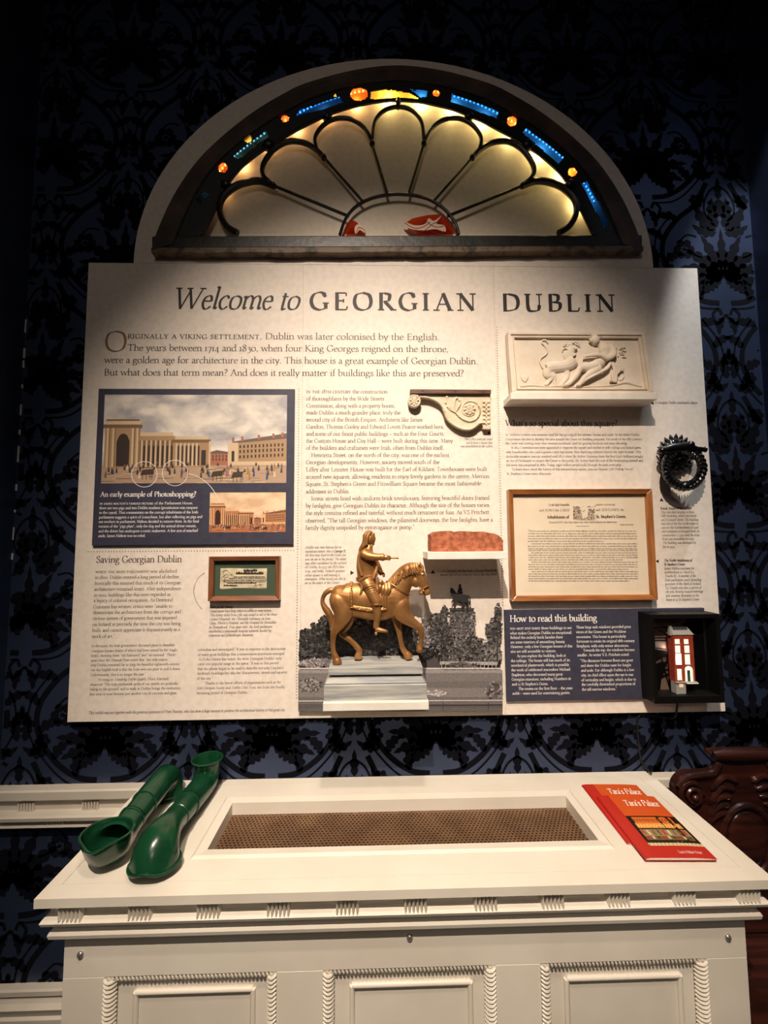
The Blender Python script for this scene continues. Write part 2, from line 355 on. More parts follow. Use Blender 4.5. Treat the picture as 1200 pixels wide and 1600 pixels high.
class Text:
    """collects lettering lying in the vertical plane y=Y (or mapped by fn)"""
    def __init__(s, Y, lod=2): s.mb = MB(); s.Y = Y; s.lod = lod; s.k = 0; s.fn = None
    def quad(s, pts):
        y = s.Y-(s.k % 12)*8e-6
        vs = [s.fn(p[0], p[1], (s.k % 12)*8e-6) if s.fn else (p[0], y, p[1]) for p in pts]
        s.mb.add(vs, [tuple(range(len(pts)))])
    def ribbon(s, pts, wid):
        s.k += 1; L = []; Rr = []
        m = len(pts)
        for i, p in enumerate(pts):
            a = pts[max(i-1,0)]; b = pts[min(i+1,m-1)]
            dx, dz = b[0]-a[0], b[1]-a[1]; d = math.hypot(dx, dz) or 1
            w = wid(dx/d, dz/d)*.5; L.append((p[0]-dz/d*w, p[1]+dx/d*w)); Rr.append((p[0]+dz/d*w, p[1]-dx/d*w))
        for i in range(m-1): s.quad([Rr[i], Rr[i+1], L[i+1], L[i]])
    def width(s, txt):
        x = 0; sc = it = bo = False
        for ch in txt:
            if ch == '^': sc = not sc; continue
            if ch == '_': it = not it; continue
            if ch == '*': bo = not bo; continue
            x += s.adv(ch, sc, it, bo)
        return x
    def adv(s, ch, sc, it, bo):
        if ch == ' ': return 24*(.85 if it else 1)
        if sc and ch.islower(): return GC[ch.upper()][0]*.70+2
        return GC.get(ch, GC['-'])[0]*(.82 if it and ch.islower() else .92 if it else 1.0)*(1.05 if bo else 1)
    def line(s, txt, X, Z, em, X1=None, track=0, wt=1.0, lo=.72, hi=1.35):
        W = s.width(txt)+track*(len(txt)-1)
        sx = em/100.0
        if X1 is not None: sx *= max(lo, min(hi, (X1-X)/(W*sx)))
        sz = em/100.0; x = 0; sc = it = bo = False; ang = math.radians(18)
        for ch in txt:
            if ch == '^': sc = not sc; continue
            if ch == '_': it = not it; continue
            if ch == '*': bo = not bo; continue
            a = s.adv(ch, sc, it, bo)
            if ch != ' ':
                small = sc and ch.islower(); g = GC[ch.upper() if small else ch] if (small or ch in GC) else GC['-']
                k = .70 if small else 1.0
                kx = k*(.82 if it and ch.islower() else .92 if it else 1.0)*(1.05 if bo else 1); sh = .24 if it else 0
                T = (8.4 if not bo else 14.0)*wt*(.88 if it else 1); th = (2.6 if not bo else 3.6)*wt
                if small: T *= 1.45; th *= 1.5
                f = lambda p: (X+(x+p[0]*kx+sh*p[1]*k)*sx, Z+p[1]*k*sz)
                wf = lambda dx, dz: sz*k*(th+(T-th)*abs(dz*math.cos(ang)-dx*math.sin(ang)))
                hair = lambda dx, dz: sz*k*th*1.5
                for kind, pts in g[1]:
                    if kind == 'l': s.ribbon([f(p) for p in pts], wf)
                    elif kind == 'c': s.ribbon(cr([f(p) for p in pts], s.lod), wf)
                    elif kind == 't': s.ribbon([f(p) for p in pts], hair)
                    elif kind == 's':
                        if s.lod < 2: continue
                        if it and ch.islower():
                            if pts[0][1] < 5 and pts[0][1] > -5:
                                q = pts[0]; s.ribbon([f((q[0], q[1]+1)), f((q[0]+4, q[1]+.5)), f((q[0]+9, q[1]+7))], hair)
                            continue
                        h = pts[1][0] if len(pts) > 1 else 8.5
                        q = pts[0]; y = q[1]+(1.3 if q[1] < 20 else -1.3)
                        s.ribbon([f((q[0]-h-T*.15, y)), f((q[0]+h+T*.15, y))], hair)
                    elif kind == 'v':
                        q = pts[0]; s.ribbon([f((q[0]-8, q[1]-5)), f((q[0]+1, q[1]-1))], lambda dx, dz: sz*k*th*1.9)
                    elif kind == 'd':
                        q = f(pts[0]); r = T*.55*sz*k; s.k += 1
                        n = 8 if s.lod > 1 else 4
                        s.quad([(q[0]+r*math.cos(6.283*i/n), q[1]+r*math.sin(6.283*i/n)) for i in range(n)])
            x += a+track*(1 if ch != '^' else 0)
        return X+x*sx
    def build(s, name, m, parent): return s.mb.build(name, m, parent, fix=False)
def px_lines(T, Y, org, sc, em_px, rows, wt=1.0, track=0):
    """rows: (text, x0, baseline, x1) read off a magnified crop with origin org and scale sc"""
    nat = []
    for txt, x0, yb, x1 in rows:
        a = P(org[0]+x0/sc, org[1]+yb/sc, Y); b = P(org[0]+x1/sc, org[1]+yb/sc, Y); nat.append((b.x-a.x)*100/max(1, T.width(txt)))
    nat.sort(); em = nat[len(nat)//2]*1.02
    for txt, x0, yb, x1 in rows:
        a = P(org[0]+x0/sc, org[1]+yb/sc, Y); b = P(org[0]+x1/sc, org[1]+yb/sc, Y)
        T.line(txt, a.x, a.z, em, b.x, track, wt)
# ---------------------------------------------------------------- the room: papered wall, side walls, floor, dado rail, skirting
BY = -0.02                                   # front face of the big exhibit panel
XL = (P(45, 470, 0).x+P(20, 800, 0).x)/2; XR = (P(1165, 250, 0).x+P(1197, 650, 0).x)/2
ZTOP = 1.6-.7131                             # top of the white display box = top of the dado rail
def structure(o): o['kind'] = 'structure'; return o
paper = mat('navy_satin_paper', (68, 80, 108), .44, metal=.6, var=.5, vscale=4, spec=.4, bump=.1, bscale=300, rgb2=(56, 67, 94))
flock = mat('navy_flock', (6, 7, 17), .95, spec=.12, bump=.2, bscale=500)
white = mat('old_white_paint', (229, 222, 208), .42, var=.45, vscale=7, rgb2=(217, 209, 194), bump=.16, bscale=38, spec=.4)
white2 = mat('dado_white_paint', (214, 206, 192), .45, bump=.2, bscale=40, var=.4, vscale=6, rgb2=(198, 190, 176))
structure(MB().box(XL-.3, XR+.4, 0, .12, 0, 4.1).build('wall_back', paper))
def leaf(mb, x, z, ang, L, W, lobes=4, curl=0.0, y=-.0006):
    a = math.radians(ang); n = lobes*4; sp = []; px_, pz_ = x, z
    for i in range(n+1):
        t = i/n; sp.append((px_, pz_, a+curl*t)); px_ += math.cos(a+curl*t)*L/n; pz_ += math.sin(a+curl*t)*L/n
    l = []; r = []
    for i, (qx, qz, qa) in enumerate(sp):
        t = i/n; ww = W*math.sin(math.pi*min(1, t**.75))*(.55+.45*abs(math.sin(lobes*math.pi*t))) + .002*L
        l.append((qx-math.sin(qa)*ww, qz+math.cos(qa)*ww)); r.append((qx+math.sin(qa)*ww, qz-math.cos(qa)*ww))
    for i in range(n): mb.flat([l[i], l[i+1], r[i+1], r[i]], y)
def stem(mb, pts, wd, y=-.0006, k=6):
    q = cr(pts, k); m = len(q); l = []; r = []
    for i, p in enumerate(q):
        a = q[max(i-1,0)]; b = q[min(i+1,m-1)]; d = math.hypot(b[0]-a[0], b[1]-a[1]) or 1
        nx, nz = -(b[1]-a[1])/d*wd, (b[0]-a[0])/d*wd
        l.append((p[0]+nx, p[1]+nz)); r.append((p[0]-nx, p[1]-nz))
    for i in range(m-1): mb.flat([l[i], l[i+1], r[i+1], r[i]], y)
def disc(mb, x, z, rx, rz, n=12, y=-.0006): mb.flat([(x+rx*math.cos(6.2832*i/n), z+rz*math.sin(6.2832*i/n)) for i in range(n)], y)
def flower(mb, x, z, r):
    for k in range(6):
        a = k*1.047; disc(mb, x+.62*r*math.cos(a), z+.62*r*math.sin(a), .36*r, .36*r, 8)
    disc(mb, x, z, .2*r, .2*r, 8)
def motif():
    h = MB()
    for s in (1, -1):
        def lf(x, z, a, L, W, n=4, c=0.0): leaf(h, s*x, z, a if s > 0 else 180-a, L, W, n, c*s)
        def st(p, wd): stem(h, [(s*a, b) for a, b in p], wd)
        for a, L, W, c in ((76, .34, .05, -.3), (54, .33, .055, -.5), (32, .30, .055, -.6), (8, .26, .05, -.7), (-22, .2, .045, -.6)): lf(.012, .05, a, L, W, 5, c)
        lf(.02, .42, 62, .22, .045, 4, .8); lf(.03, .40, 30, .24, .05, 4, .9); lf(.03, .38, -5, .18, .04, 4, .9)
        for q in range(4): disc(h, s*(.03+.035*(q % 2)), .50+.032*q, .016, .014, 8)
        st([(.05, .46), (.1, .52), (.1, .6), (.06, .68), (0, .72)], .007)
        st([(.04, -.12), (.16, -.1), (.3, .0), (.40, .16), (.40, .32), (.30, .47), (.17, .58), (.08, .74)], .017)
        st([(.05, -.16), (.2, -.14), (.34, -.02), (.45, .15), (.45, .34), (.33, .52)], .006)
        for x, z, a, c in ((.16, -.1, 70, 1.2), (.30, 0, 100, 1.3), (.40, .16, 125, 1.2), (.40, .32, 60, -1.2), (.30, .47, 40, -1.4), (.2, .56, 160, -1.2), (.34, .05, -20, 1.2), (.42, .2, 20, 1.3)):
            lf(x, z, a, .16, .035, 4, c)
        flower(h, s*.26, .26, .075); flower(h, s*.34, -.14, .05); flower(h, s*.13, .86, .05)
        st([(.0, -.2), (.06, -.26), (.09, -.2), (.05, -.16), (.03, -.2)], .010); lf(.02, -.22, -50, .13, .03, 3, -1)
        st([(.17, .35), (.24, .36), (.3, .3)], .006); st([(.14, .2), (.19, .22), (.24, .26)], .006)
        lf(.06, .78, 40, .16, .035, 4, 1.0); lf(.02, .86, 75, .18, .035, 4, .5)
    disc(h, 0, .56, .045, .06, 14); leaf(h, 0, .05, 90, .36, .04, 5); leaf(h, 0, .62, 90, .16, .03, 3)
    return h
def add_flock(wall, spots, W, clip, name='flock_pattern'):
    src = motif(); mb = MB()
    for ox, oz in spots:
        vs = [(ox+p[0]*W, p[1], oz+p[2]*W) for p in src.v]
        keep = [f for f in src.f if all(clip(vs[i]) for i in f)]
        mb.add(vs, keep)
    bm = bmesh.new(); me = mb.mesh('t'); bm.from_mesh(me)
    bmesh.ops.delete(bm, geom=[v for v in bm.verts if not v.link_faces], context='VERTS'); bm.to_mesh(me); bm.free()
    me.name = name; me.materials.append(flock); o = bpy.data.objects.new(name, me); return link(o, wall)
WP = .50
pxm = P(425, 1165, 0)
cells = []
for i in range(-5, 5):
    for j in range(-2, 6):
        cells.append((pxm.x+WP*i, pxm.z-.03+1.5*WP*j)); cells.append((pxm.x+WP*(i+.5), pxm.z-.03+1.5*WP*(j+.5)))
wall_back = bpy.data.objects['wall_back']
add_flock(wall_back, cells, WP, lambda v: XL < v[0] < XR and .3 < v[2] < 4.0)
structure(MB().box(XL-.12, XL, -2.6, 0, 0, 4.1).build('wall_left', paper))
structure(MB().box(XR, XR+.12, -2.6, 0, 0, 4.1).build('wall_right', paper))
# light glints up the left corner, put in as pale flecks
crn = mat('pale_corner_glint', (205, 205, 205), .35)
def glint_flecks(x, z0, z1, n, name, sgn):
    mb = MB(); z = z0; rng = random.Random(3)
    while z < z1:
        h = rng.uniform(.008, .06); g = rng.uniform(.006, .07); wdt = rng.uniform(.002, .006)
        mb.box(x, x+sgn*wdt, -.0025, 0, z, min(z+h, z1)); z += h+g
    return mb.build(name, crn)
structure(glint_flecks(XL, 1.55, 2.32, 8, 'trim_glint', 1))
structure(MB().box(XL-.12, XR+.12, -2.6, .12, -.1, 0).build('floor', wood('dark_boards', (58, 40, 28), (40, 27, 19), 1, 3, .45, .1)))
# dado rail either side of the box
RP = [(.0, 0), (-.030, 0), (-.034, -.004), (-.034, -.026), (-.026, -.033), (-.018, -.036), (-.016, -.062), (-.040, -.066), (-.044, -.070), (-.042, -.080), (-.022, -.086), (-.016, -.094), (-.030, -.097), (-.032, -.103), (-.028, -.107), (0, -.109)]
def beads(mb, x, y, z0, z1, wd=.05, n=6, d=.010):
    for k in range(n):
        xx = x-wd/2+wd*(k+.5)/n
        mb.tube([(xx, y, z0), (xx, y, z1)], [(d, wd/n*.40)]*2, 8)
def rail(name, x0, x1):
    zt = ZTOP-.004
    o = structure(MB().extrude_x([(y, zt+z) for y, z in RP], x0, x1).build(name, white2))
    mb = MB(); s = .185; x = P(42, 1245, -.02).x-s*6
    while x < x1:
        if x0+.03 < x < x1-.03: beads(mb, x, -.016, zt-.038, zt-.064)
        if x0+.03 < x+s*.5 < x1-.03: beads(mb, x+s*.5, -.026, zt-.086, zt-.097, d=.006)
        x += s
    mb.build('bead_cluster', white2, o)
rail('trim_2', XL, -.6874+.02); rail('trim_3', .8192-.01, XR)
zb = P(40, 1541, -.01).z
SKP = [(0, 0), (-.008, 0), (-.012, zb-.03), (-.012, zb)]
prof = [(0, 0), (-.026, 0), (-.026, zb-.075), (-.020, zb-.070), (-.026, zb-.055), (-.030, zb-.045), (-.020, zb-.036), (-.014, zb-.024), (-.022, zb-.016), (-.022, zb-.004), (-.018, zb), (0, zb)]
structure(MB().extrude_x(prof, XL, -.62).build('baseboard_left', white2))
structure(MB().extrude_x(prof, .75, XR).build('baseboard_right', white2))
# ---------------------------------------------------------------- the exhibit panel with its printing
card = mat('cream_printed_board', (233, 222, 210), .55, var=.25, vscale=60, rgb2=(225, 213, 200), spec=.3)
ink = mat('brown_black_ink', (58, 48, 44), .6); ink_dk = mat('black_ink', (34, 29, 28), .6)
ink_soft = mat('grey_brown_ink', (92, 78, 70), .6); ink_tan = mat('tan_ink', (134, 108, 84), .6)
ink_wh = mat('white_ink', (238, 232, 226), .6)
def corner(*px): return [P(x, y, BY) for x, y in px]
bl, br = P(102.5, 1127.5, BY), P(1136, 1113, BY)
tl, tr = P(140, 411, BY), P(1088, 418, BY)
BX0, BX1 = (bl.x+tl.x)/2, (br.x+tr.x)/2; BZ0, BZ1 = (bl.z+br.z)/2, (tl.z+tr.z)/2
board = thing('exhibit_panel', 'huge cream exhibit panel with arched top on the wall, headed Welcome to Georgian Dublin', 'information panel', ((BX0+BX1)/2, 0, BZ0))
MB().box(BX0, BX1, BY, -.001, BZ0, BZ1).build('panel_sheet', card, board, bevel=.0012, segs=1)
# arched extension behind the fanlight
aL, aR = P(208.7, 410, BY).x, P(1020, 405, BY).x; aT = P(620, 92, BY).z
acx, arx = (aL+aR)/2, (aR-aL)/2
def arch_pts(cx, z0, rx, rz, n=64, power=1.0):
    return [(cx-rx*math.cos(math.pi*i/n), z0+rz*math.sin(math.pi*i/n)) for i in range(n+1)]
ap = arch_pts(acx, BZ1, arx, aT-BZ1)
MB().slab(ap, BY, -.001).build('arched_sheet', card, board)
# joints between the three printed sheets
seam = mat('sheet_joint', (196, 184, 166), .6)
for q in ((471, 411, 1120), (781, 411, 1116)):
    mb = MB(); x = P(q[0], 800, BY).x; mb.box(x-.0006, x+.0006, BY-.0003, BY, BZ0, BZ1); mb.build('sheet_joint', seam, board)
# title
T = Text(BY-.0004, 6); k = abs(CAM.y-BY)/F
a = P(267.5, 482.5, BY); b = P(466.7, 483.5, BY); T.line('_Welcome to_', a.x, a.z, 53*k, b.x, 0, 1.1); T.build('printed_title', ink_dk, board); T = Text(BY-.0004, 6)
a2 = P(483, 484, BY); b2 = P(757, 484, BY); T.line('*GEORGIAN*', a2.x, a.z, 44*k, b2.x, 14); T.build('printed_title', ink_dk, board); T = Text(BY-.0004, 6)
a2 = P(783, 484, BY); b2 = P(974, 485, BY); T.line('*DUBLIN*', a2.x, a.z, 44*k, b2.x, 14)
T.build('printed_title', ink_dk, board)
T = Text(BY-.0004, 6); a = P(162, 549, BY); T.line('O', a.x, a.z, 50*k, P(199, 549, BY).x); T.build('drop_capital', ink_tan, board)
T = Text(BY-.0004, 3)
for t, x0, y, x1 in (('^riginally a viking settlement,^ Dublin was later colonised by the English.', 199, 529, 687),
        ('The years between 1714 and 1830, when four King Georges reigned on the throne,', 199, 548, 701),
        ('were a golden age for architecture in the city. This house is a great example of Georgian Dublin.', 163, 567, 747),
        ('But what does that term mean? And does it really matter if buildings like this are preserved?', 162, 586.5, 725)):
    a = P(x0, y, BY); T.line(t, a.x, a.z, 15.6*k, P(x1, y, BY).x, 0, 1.1)
T.build('printed_introduction', ink, board)
# middle column
mid = ['^in the 18th century^ the construction', 'of thoroughfares by the Wide Streets', 'Commission, along with a property boom,', 'made Dublin a much grander place, truly the',
 'second city of the British Empire. Architects like James', 'Gandon, Thomas Cooley and Edward Lovett Pearce worked here,', 'and some of our finest public buildings – such as the Four Courts,',
 'the Custom House and City Hall – were built during this time. Many', 'of the builders and craftsmen were Irish, often from Dublin itself.', 'Henrietta Street, on the north of the city, was one of the earliest',
 'Georgian developments. However, society moved south of the', 'Liffey after Leinster House was built for the Earl of Kildare. Townhouses were built', 'around new squares, allowing residents to enjoy lovely gardens in the centre. Merrion',
 "Square, St. Stephen's Green and Fitzwilliam Square became the most fashionable", 'addresses in Dublin.', 'Iconic streets lined with uniform brick townhouses, featuring beautiful doors framed',
 'by fanlights, give Georgian Dublin its character. Although the size of the houses varies,', 'the style remains refined and tasteful, without much ornament or fuss. As VS Pritchett', 'observed, "The tall Georgian windows, the pilastered doorways, the fine fanlights, have a',
 'family dignity unspoiled by extravagance or pomp."']
ys = [87,126,165,203,242,281,320,359,398,438,477,517,557,597,638,677,717,757,799,838]
xe = [513,495,555,585,706,826,828,873,825,853,800,1062,1075,1030,305,1076,1080,1074,1094,663]
T = Text(BY-.0004, 2)
px_lines(T, BY, (460, 590), 3.529, 11.9, [(t, 92 if i in (9, 15) else 66-i*.25, y, x) for i, (t, y, x) in enumerate(zip(mid, ys, xe))], 1.2)
T.build('printed_column', ink_soft, board)
# lower left
T = Text(BY-.0004, 3); px_lines(T, BY, (100, 850), 3.243, 15.2, [('Saving Georgian Dublin', 162, 95, 597)], 1.15); T.build('printed_heading', ink, board)
c1 = ['^when the irish parliament^ was abolished', 'in 1800, Dublin entered a long period of decline.', 'Ironically this ensured that much of its Georgian', 'architecture remained intact. After independence', 'in 1922, buildings like this were regarded as',
 'a legacy of colonial occupation. As Desmond', 'Guinness has written, critics were "unable to', 'disassociate the architecture from the corrupt and', 'vicious system of government that was imposed', 'on Ireland at precisely the time the city was being', 'built, and cannot appreciate it dispassionately as a', 'work of art."']
T = Text(BY-.0004, 2)
px_lines(T, BY, (100, 850), 3.243, 11, list(zip(c1, [160,157,155,153,152,150,148,147,146,144,143,141], [148,177,207,237,266,294,326,355,385,415,445,476], [572,587,592,592,540,552,549,593,572,592,588,258])), 1.05)
T.build('printed_column', ink, board)
c2 = ['In the 1950s, the Irish government discussed plans to demolish', 'Georgian houses (many of which had been owned by the Anglo-', 'Irish), deeming them "old fashioned" and "un-national." Thirty', 'years later the _Financial Times_ noted that "the only reason', 'why Dublin remained for so long the beautiful eighteenth-century',
 'city the English built is that the Irish were too poor to pull it down.', 'Unfortunately, that is no longer the case."', 'Writing in _Vanishing Dublin_ (1966), Flora Mitchell', 'observed: "The rosy patchwork quilts of our streets are gradually', 'falling to the ground, and to walk in Dublin brings the realisation', 'that soon it must become just another city of concrete and glass,']
T = Text(BY-.0004, 2)
px_lines(T, BY, (120, 990), 6.667, 9.2, list(zip(c2, [155,152,150,147,145,143,142,220,137,135,133], [140,192,242,291,340,390,442,492,543,592,643], [1020,1055,1025,945,1068,1082,718,955,1052,1080,1045])), 1.05)
c3 = ['colourless and stereotyped." It was in response to the destruction', 'of many great buildings that a conservation movement emerged.', "As Erika Hanna has noted, the term 'Georgian Dublin' only", 'came into popular usage in the 1960s: "It was in this period', "that the phrase began to be used to describe not only Gandon's", "landmark buildings but also the 'characteristic' streets and squares", 'of the city."', 'Thanks to the heroic efforts of organisations such as the', '_Irish Georgian Society_ and _Dublin Civic Trust_, the Irish are finally', 'becoming proud of Georgian Dublin.']
px_lines(T, BY, (300, 930), 7.5, 9.2, list(zip(c3, [68,68,75,66,65,62,58,150,58,55], [652,710,765,820,877,930,990,1045,1103,1160], [1098,1090,1050,1013,1070,1112,240,1042,1085,655])), 1.05)
T.build('printed_column', ink, board)
c4 = ['*_More on the Money_*', '_Good causes have long relied on raffles to raise money._', '_This lottery ticket from 1780 was issued in aid of the three_', '_United Hospitals: the Charitable Infirmary on Inns_', "_Quay, Mercer's Hospital, and the Hospital for Incurables_", '_in Donnybrook. Four years later, the Irish parliament_', '_established a nationwide hospital network funded by_', '_tomorrow and philanthropic donations._']
T = Text(BY-.0004, 2)
px_lines(T, BY, (300, 930), 7.5, 7.6, list(zip(c4, [205,205,204,203,200,198,196,194], [152,200,247,295,340,390,437,485], [475,935,990,918,985,940,928,722])), 1.1)
T.build('printed_caption', ink, board)
T = Text(BY-.0004, 2)
px_lines(T, BY, (100, 850), 3.243, 7.4, [('_This exhibit was put together with the generous assistance of Peter Pearson, who has done a huge amount to preserve the architectural history of this great city_', 123, 862, 1118)], 1.1)
T.build('printed_credit', ink, board)
# right-hand column
T = Text(BY-.0004, 4); px_lines(T, BY, (780, 650), 5, 15, [("What's so special about this square?", 48, 78, 925)], 1.25); T.build('printed_heading', ink_dk, board)
c5 = ["^st. stephen's green^ was common land for the grazing of the citizens' horses and cattle. In the 1660s Dublin", 'Corporation decided to develop the area around the Green for building purposes. For much of the 18th Century', 'the Green was nothing more than swampy scrubland, used for grazing livestock and snipe-shooting.',
 'In 1814 Commissioners were appointed to improve the square and enclose it with railings and locked gates,', 'only householders who paid a guinea a year had access, thus depriving ordinary citizens the right to enter. This', 'deplorable situation was not resolved until 1877, when Sir Arthur Guinness (later the first Lord Ardilaun) sought',
 'an Act of Parliament to reopen the Green to the public. Sir Arthur bore the cost of the landscaping himself and', 'the work was completed in 1880. Today, eight million people walk through the park every year.', 'To learn more about the history of this extraordinary square, join our famous _Little Walking Tour_ of', "St. Stephen's Green every afternoon."]
T = Text(BY-.0004, 2)
px_lines(T, BY, (780, 650), 5, 7.6, list(zip(c5, [50,50,50,92,52,53,54,55,96,58], [155,190,222,256,290,325,358,392,425,460], [1095,1115,1002,1110,1107,1125,1125,958,1043,408])), 1.1)
T.build('printed_column', ink, board)
T = Text(BY-.0004, 2)
px_lines(T, BY, (940, 220), 3.333, 6.2, [('_A Georgian Dublin mantlepiece plaque_', 275, 1369, 498)], 1.1)
c6 = ["*_Knock, Knock. Who's There?_*", '_This iron door-knocker is from_', "_Gill's bookshop, which once stood_", "_on O'Connell Street. The building_", '_was one of the few in the street to_', '_survive the bombardment of 1916_', '_and remained unchanged from its_', '_construction c. 1790 until the shop_', '_front was remodelled in 1961._', '_The building was destroyed by_', '_fire in 1979._']
px_lines(T, BY, (1015, 770), 8.417, 7.0, list(zip(c6, [140,143,146,149,152,156,159,162,165,168,171], [220,270,318,370,420,472,522,572,622,672,725], [553,582,610,640,640,640,650,652,590,607,335])), 1.15)
c7 = ['*_The Noble Inhabitants of_*', "*_St Stephen's Green_*", '_James Malton expresses his_', '_indebtedness to David La_', '_Touche III. A member of the_', '_Irish parliament and a founding_', '_governor of the Bank of Ireland,_', '_La Touche was also a patron of_', '_the arts, hosting musical meetings_', '_and amateur dramatics in his_', "_home at 52 St Stephen's Green._"]
px_lines(T, BY, (1015, 770), 8.417, 7.0, list(zip(c7, [185,187,190,193,198,200,203,206,209,212,215], [905,957,1010,1060,1110,1162,1213,1265,1315,1368,1420], [555,460,583,577,605,680,678,678,700,645,658])), 1.15)
c8 = ['_Dublin was once famous for its_', '_equestrian statues: this is *George II,*_', '_the first man fixed in the Green (as_', '_you can see in the photo). The statue_', '_was often vandalised by the urchins_', '_of Dublin. In 1937 the IRA blew_', "_it up, and today, Ireland's greatest_", '_urban square is still missing a_', '_centrepiece. What would you like to_', '_see in the centre of the Green?_']
px_lines(T, BY, (465, 840), 12.63, 7.2, list(zip(c8, [150,149,148,146,145,144,142,141,140,138], [215,295,370,450,528,605,685,765,840,918], [858,955,945,957,960,917,928,825,945,825])), 1.1)
px_lines(T, BY, (690, 670), 12, 6.4, [('_This 1780s staircase tread_', 412, 215, 948), ('_end is from a house that_', 455, 283, 948), ('_was demolished in the 1980s_', 348, 347, 950)], 1.1)
px_lines(T, BY, (450, 800), 3.43, 7.0, [('_A Georgian red clay brick. Can you identify the_', 828, 322, 1120), ('_animal that left its footprint before the clay dried?_', 815, 342, 1122)], 1.15)
T.build('printed_caption', ink, board)
# little pointers and dotted rules
def tri(px, py, r, d):
    mb = MB(); a = P(px, py, BY); s = r*k; base = {'u': 90, 'r': 0, 'l': 180, 'd': 270}[d]
    mb.flat([(a.x+s*math.cos(math.radians(base+q)), a.z+s*math.sin(math.radians(base+q))) for q in (0, 120, 240)], BY-.0004); mb.build('pointer_mark', ink_dk, board, fix=False)
for q in ((764, 676.5, 3.4, 'u'), (549.5, 895, 4, 'r'), (676.5, 894, 4, 'u'), (1019.5, 630, 3.4, 'l'), (1033.5, 781.5, 3.6, 'u'), (1027.5, 877, 3.4, 'l')): tri(*q)
def dots(pts, step=4.3, r=.7):
    m2 = MB(); acc = 0; w = [P(x, y, BY) for x, y in pts]
    for i in range(len(w)-1):
        d = (w[i+1]-w[i]).length; n = max(1, int(d/(step*k)))
        for j in range(n):
            p = w[i].lerp(w[i+1], j/n); s = r*k; m2.flat([(p.x-s, p.z-s), (p.x+s, p.z-s), (p.x+s, p.z+s), (p.x-s, p.z+s)], BY-.0004)
    return m2.build('dotted_rule', ink_soft, board, fix=False)
dots([(467, 608), (463, 1095)]); dots([(776, 512), (786, 950)]); dots([(138, 862), (463, 860)])
dots(cr([(319, 896), (310, 903), (304, 916), (303, 928), (308, 942), (316, 952)], 6), 3.4, .6)
# ---- the old grey park photograph printed at the foot of the middle column
VC = vcol_mat('grey_photo_print', .5, .35, 520)
class Print:
    def __init__(s, Y): s.mb = MB(); s.Y = Y; s.n = 0
    def poly(s, pts, rgb):
        s.n += 1; s.mb.col = lin(rgb); s.mb.flat(pts, s.Y-s.n*2e-6)
    def pp(s, pts, rgb): s.poly([(P(x, y, BY).x, P(x, y, BY).z) for x, y in pts], rgb)
def g(v): return (v, int(v*.96), int(v*.95))
pr = Print(BY-.0006); rg = random.Random(11)
def foliage(pr, cx, cy, rx, ry, n, lo, hi, size, jag=1.0, test=None):
    for i in range(n):
        a = rg.uniform(0, 6.283); r = math.sqrt(rg.random())*(1+jag*.12*math.sin(5*a+cx)); x = cx+rx*r*math.cos(a); y = cy+ry*r*math.sin(a)
        if test and not test(x, y): continue
        q = size*rg.uniform(.5, 1.3); v = int(lo+(hi-lo)*rg.random()**1.6); m = rg.randint(4, 6)
        pr.pp([(x+q*math.cos(6.283*j/m)*rg.uniform(.5, 1.2), y+q*math.sin(6.283*j/m)*rg.uniform(.5, 1.1)) for j in range(m)], g(v))
inb = lambda x, y: 468.5 < x < 781.5 and y < 1043
pr.pp([(468, 1040), (782, 1040), (783, 1107), (467, 1108)], g(112))
pr.pp([(468, 985), (520, 978), (600, 978), (640, 985), (700, 985), (700, 1044), (468, 1044)], g(78))
pr.pp([(690, 1000), (782, 1010), (782, 1044), (690, 1044)], g(84))
for cx, cy, rx, ry, n in ((490, 1008, 26, 26, 700), (512, 982, 24, 20, 420), (540, 1000, 40, 42, 900), (580, 1000, 40, 30, 800), (620, 1000, 40, 30, 800), (660, 1000, 36, 26, 600), (478, 1030, 16, 14, 200)):
    foliage(pr, cx, cy, rx, ry, n, 25, 105, 2.6, test=inb)
foliage(pr, 668, 990, 18, 22, 240, 90, 165, 2.4, test=inb); foliage(pr, 495, 1035, 24, 8, 160, 110, 185, 2.4, test=inb)
# ivy-clad monument
pr.pp([(702, 951), (739, 951), (742, 996), (701, 996)], g(96)); pr.pp([(692, 996), (752, 996), (757, 1042), (690, 1042)], g(96))
foliage(pr, 721, 974, 26, 27, 520, 36, 165, 1.7, 0, lambda x, y: 701 < x < 742); foliage(pr, 722, 1014, 44, 24, 800, 30, 160, 1.7, 0, lambda x, y: y > 992)
pr.pp([(700, 949), (740, 949), (738, 953), (702, 953)], g(70))
foliage(pr, 686, 978, 15, 24, 420, 36, 120, 2.0); foliage(pr, 690, 1000, 18, 12, 200, 36, 120, 2.0); foliage(pr, 693, 955, 6, 10, 80, 36, 120, 1.8)
pr.pp([(688, 1000), (690, 1000), (690, 1042), (687.5, 1042)], g(50))
foliage(pr, 770, 984, 13, 20, 380, 36, 120, 2.0, test=inb); foliage(pr, 776, 958, 6, 16, 130, 36, 120, 1.8, test=inb); foliage(pr, 768, 1020, 14, 16, 240, 70, 150, 2.2, test=inb)
pr.pp([(774, 1000), (775.5, 1000), (776, 1040), (774, 1040)], g(45))
pr.pp([(686, 1031), (775, 1032), (775, 1037), (686, 1036)], g(170))
for i in range(15): pr.pp([(688+i*6, 1031), (689.5+i*6, 1031), (689.5+i*6, 1041), (688+i*6, 1041)], g(150))
foliage(pr, 720, 1037, 26, 4, 160, 50, 130, 2)
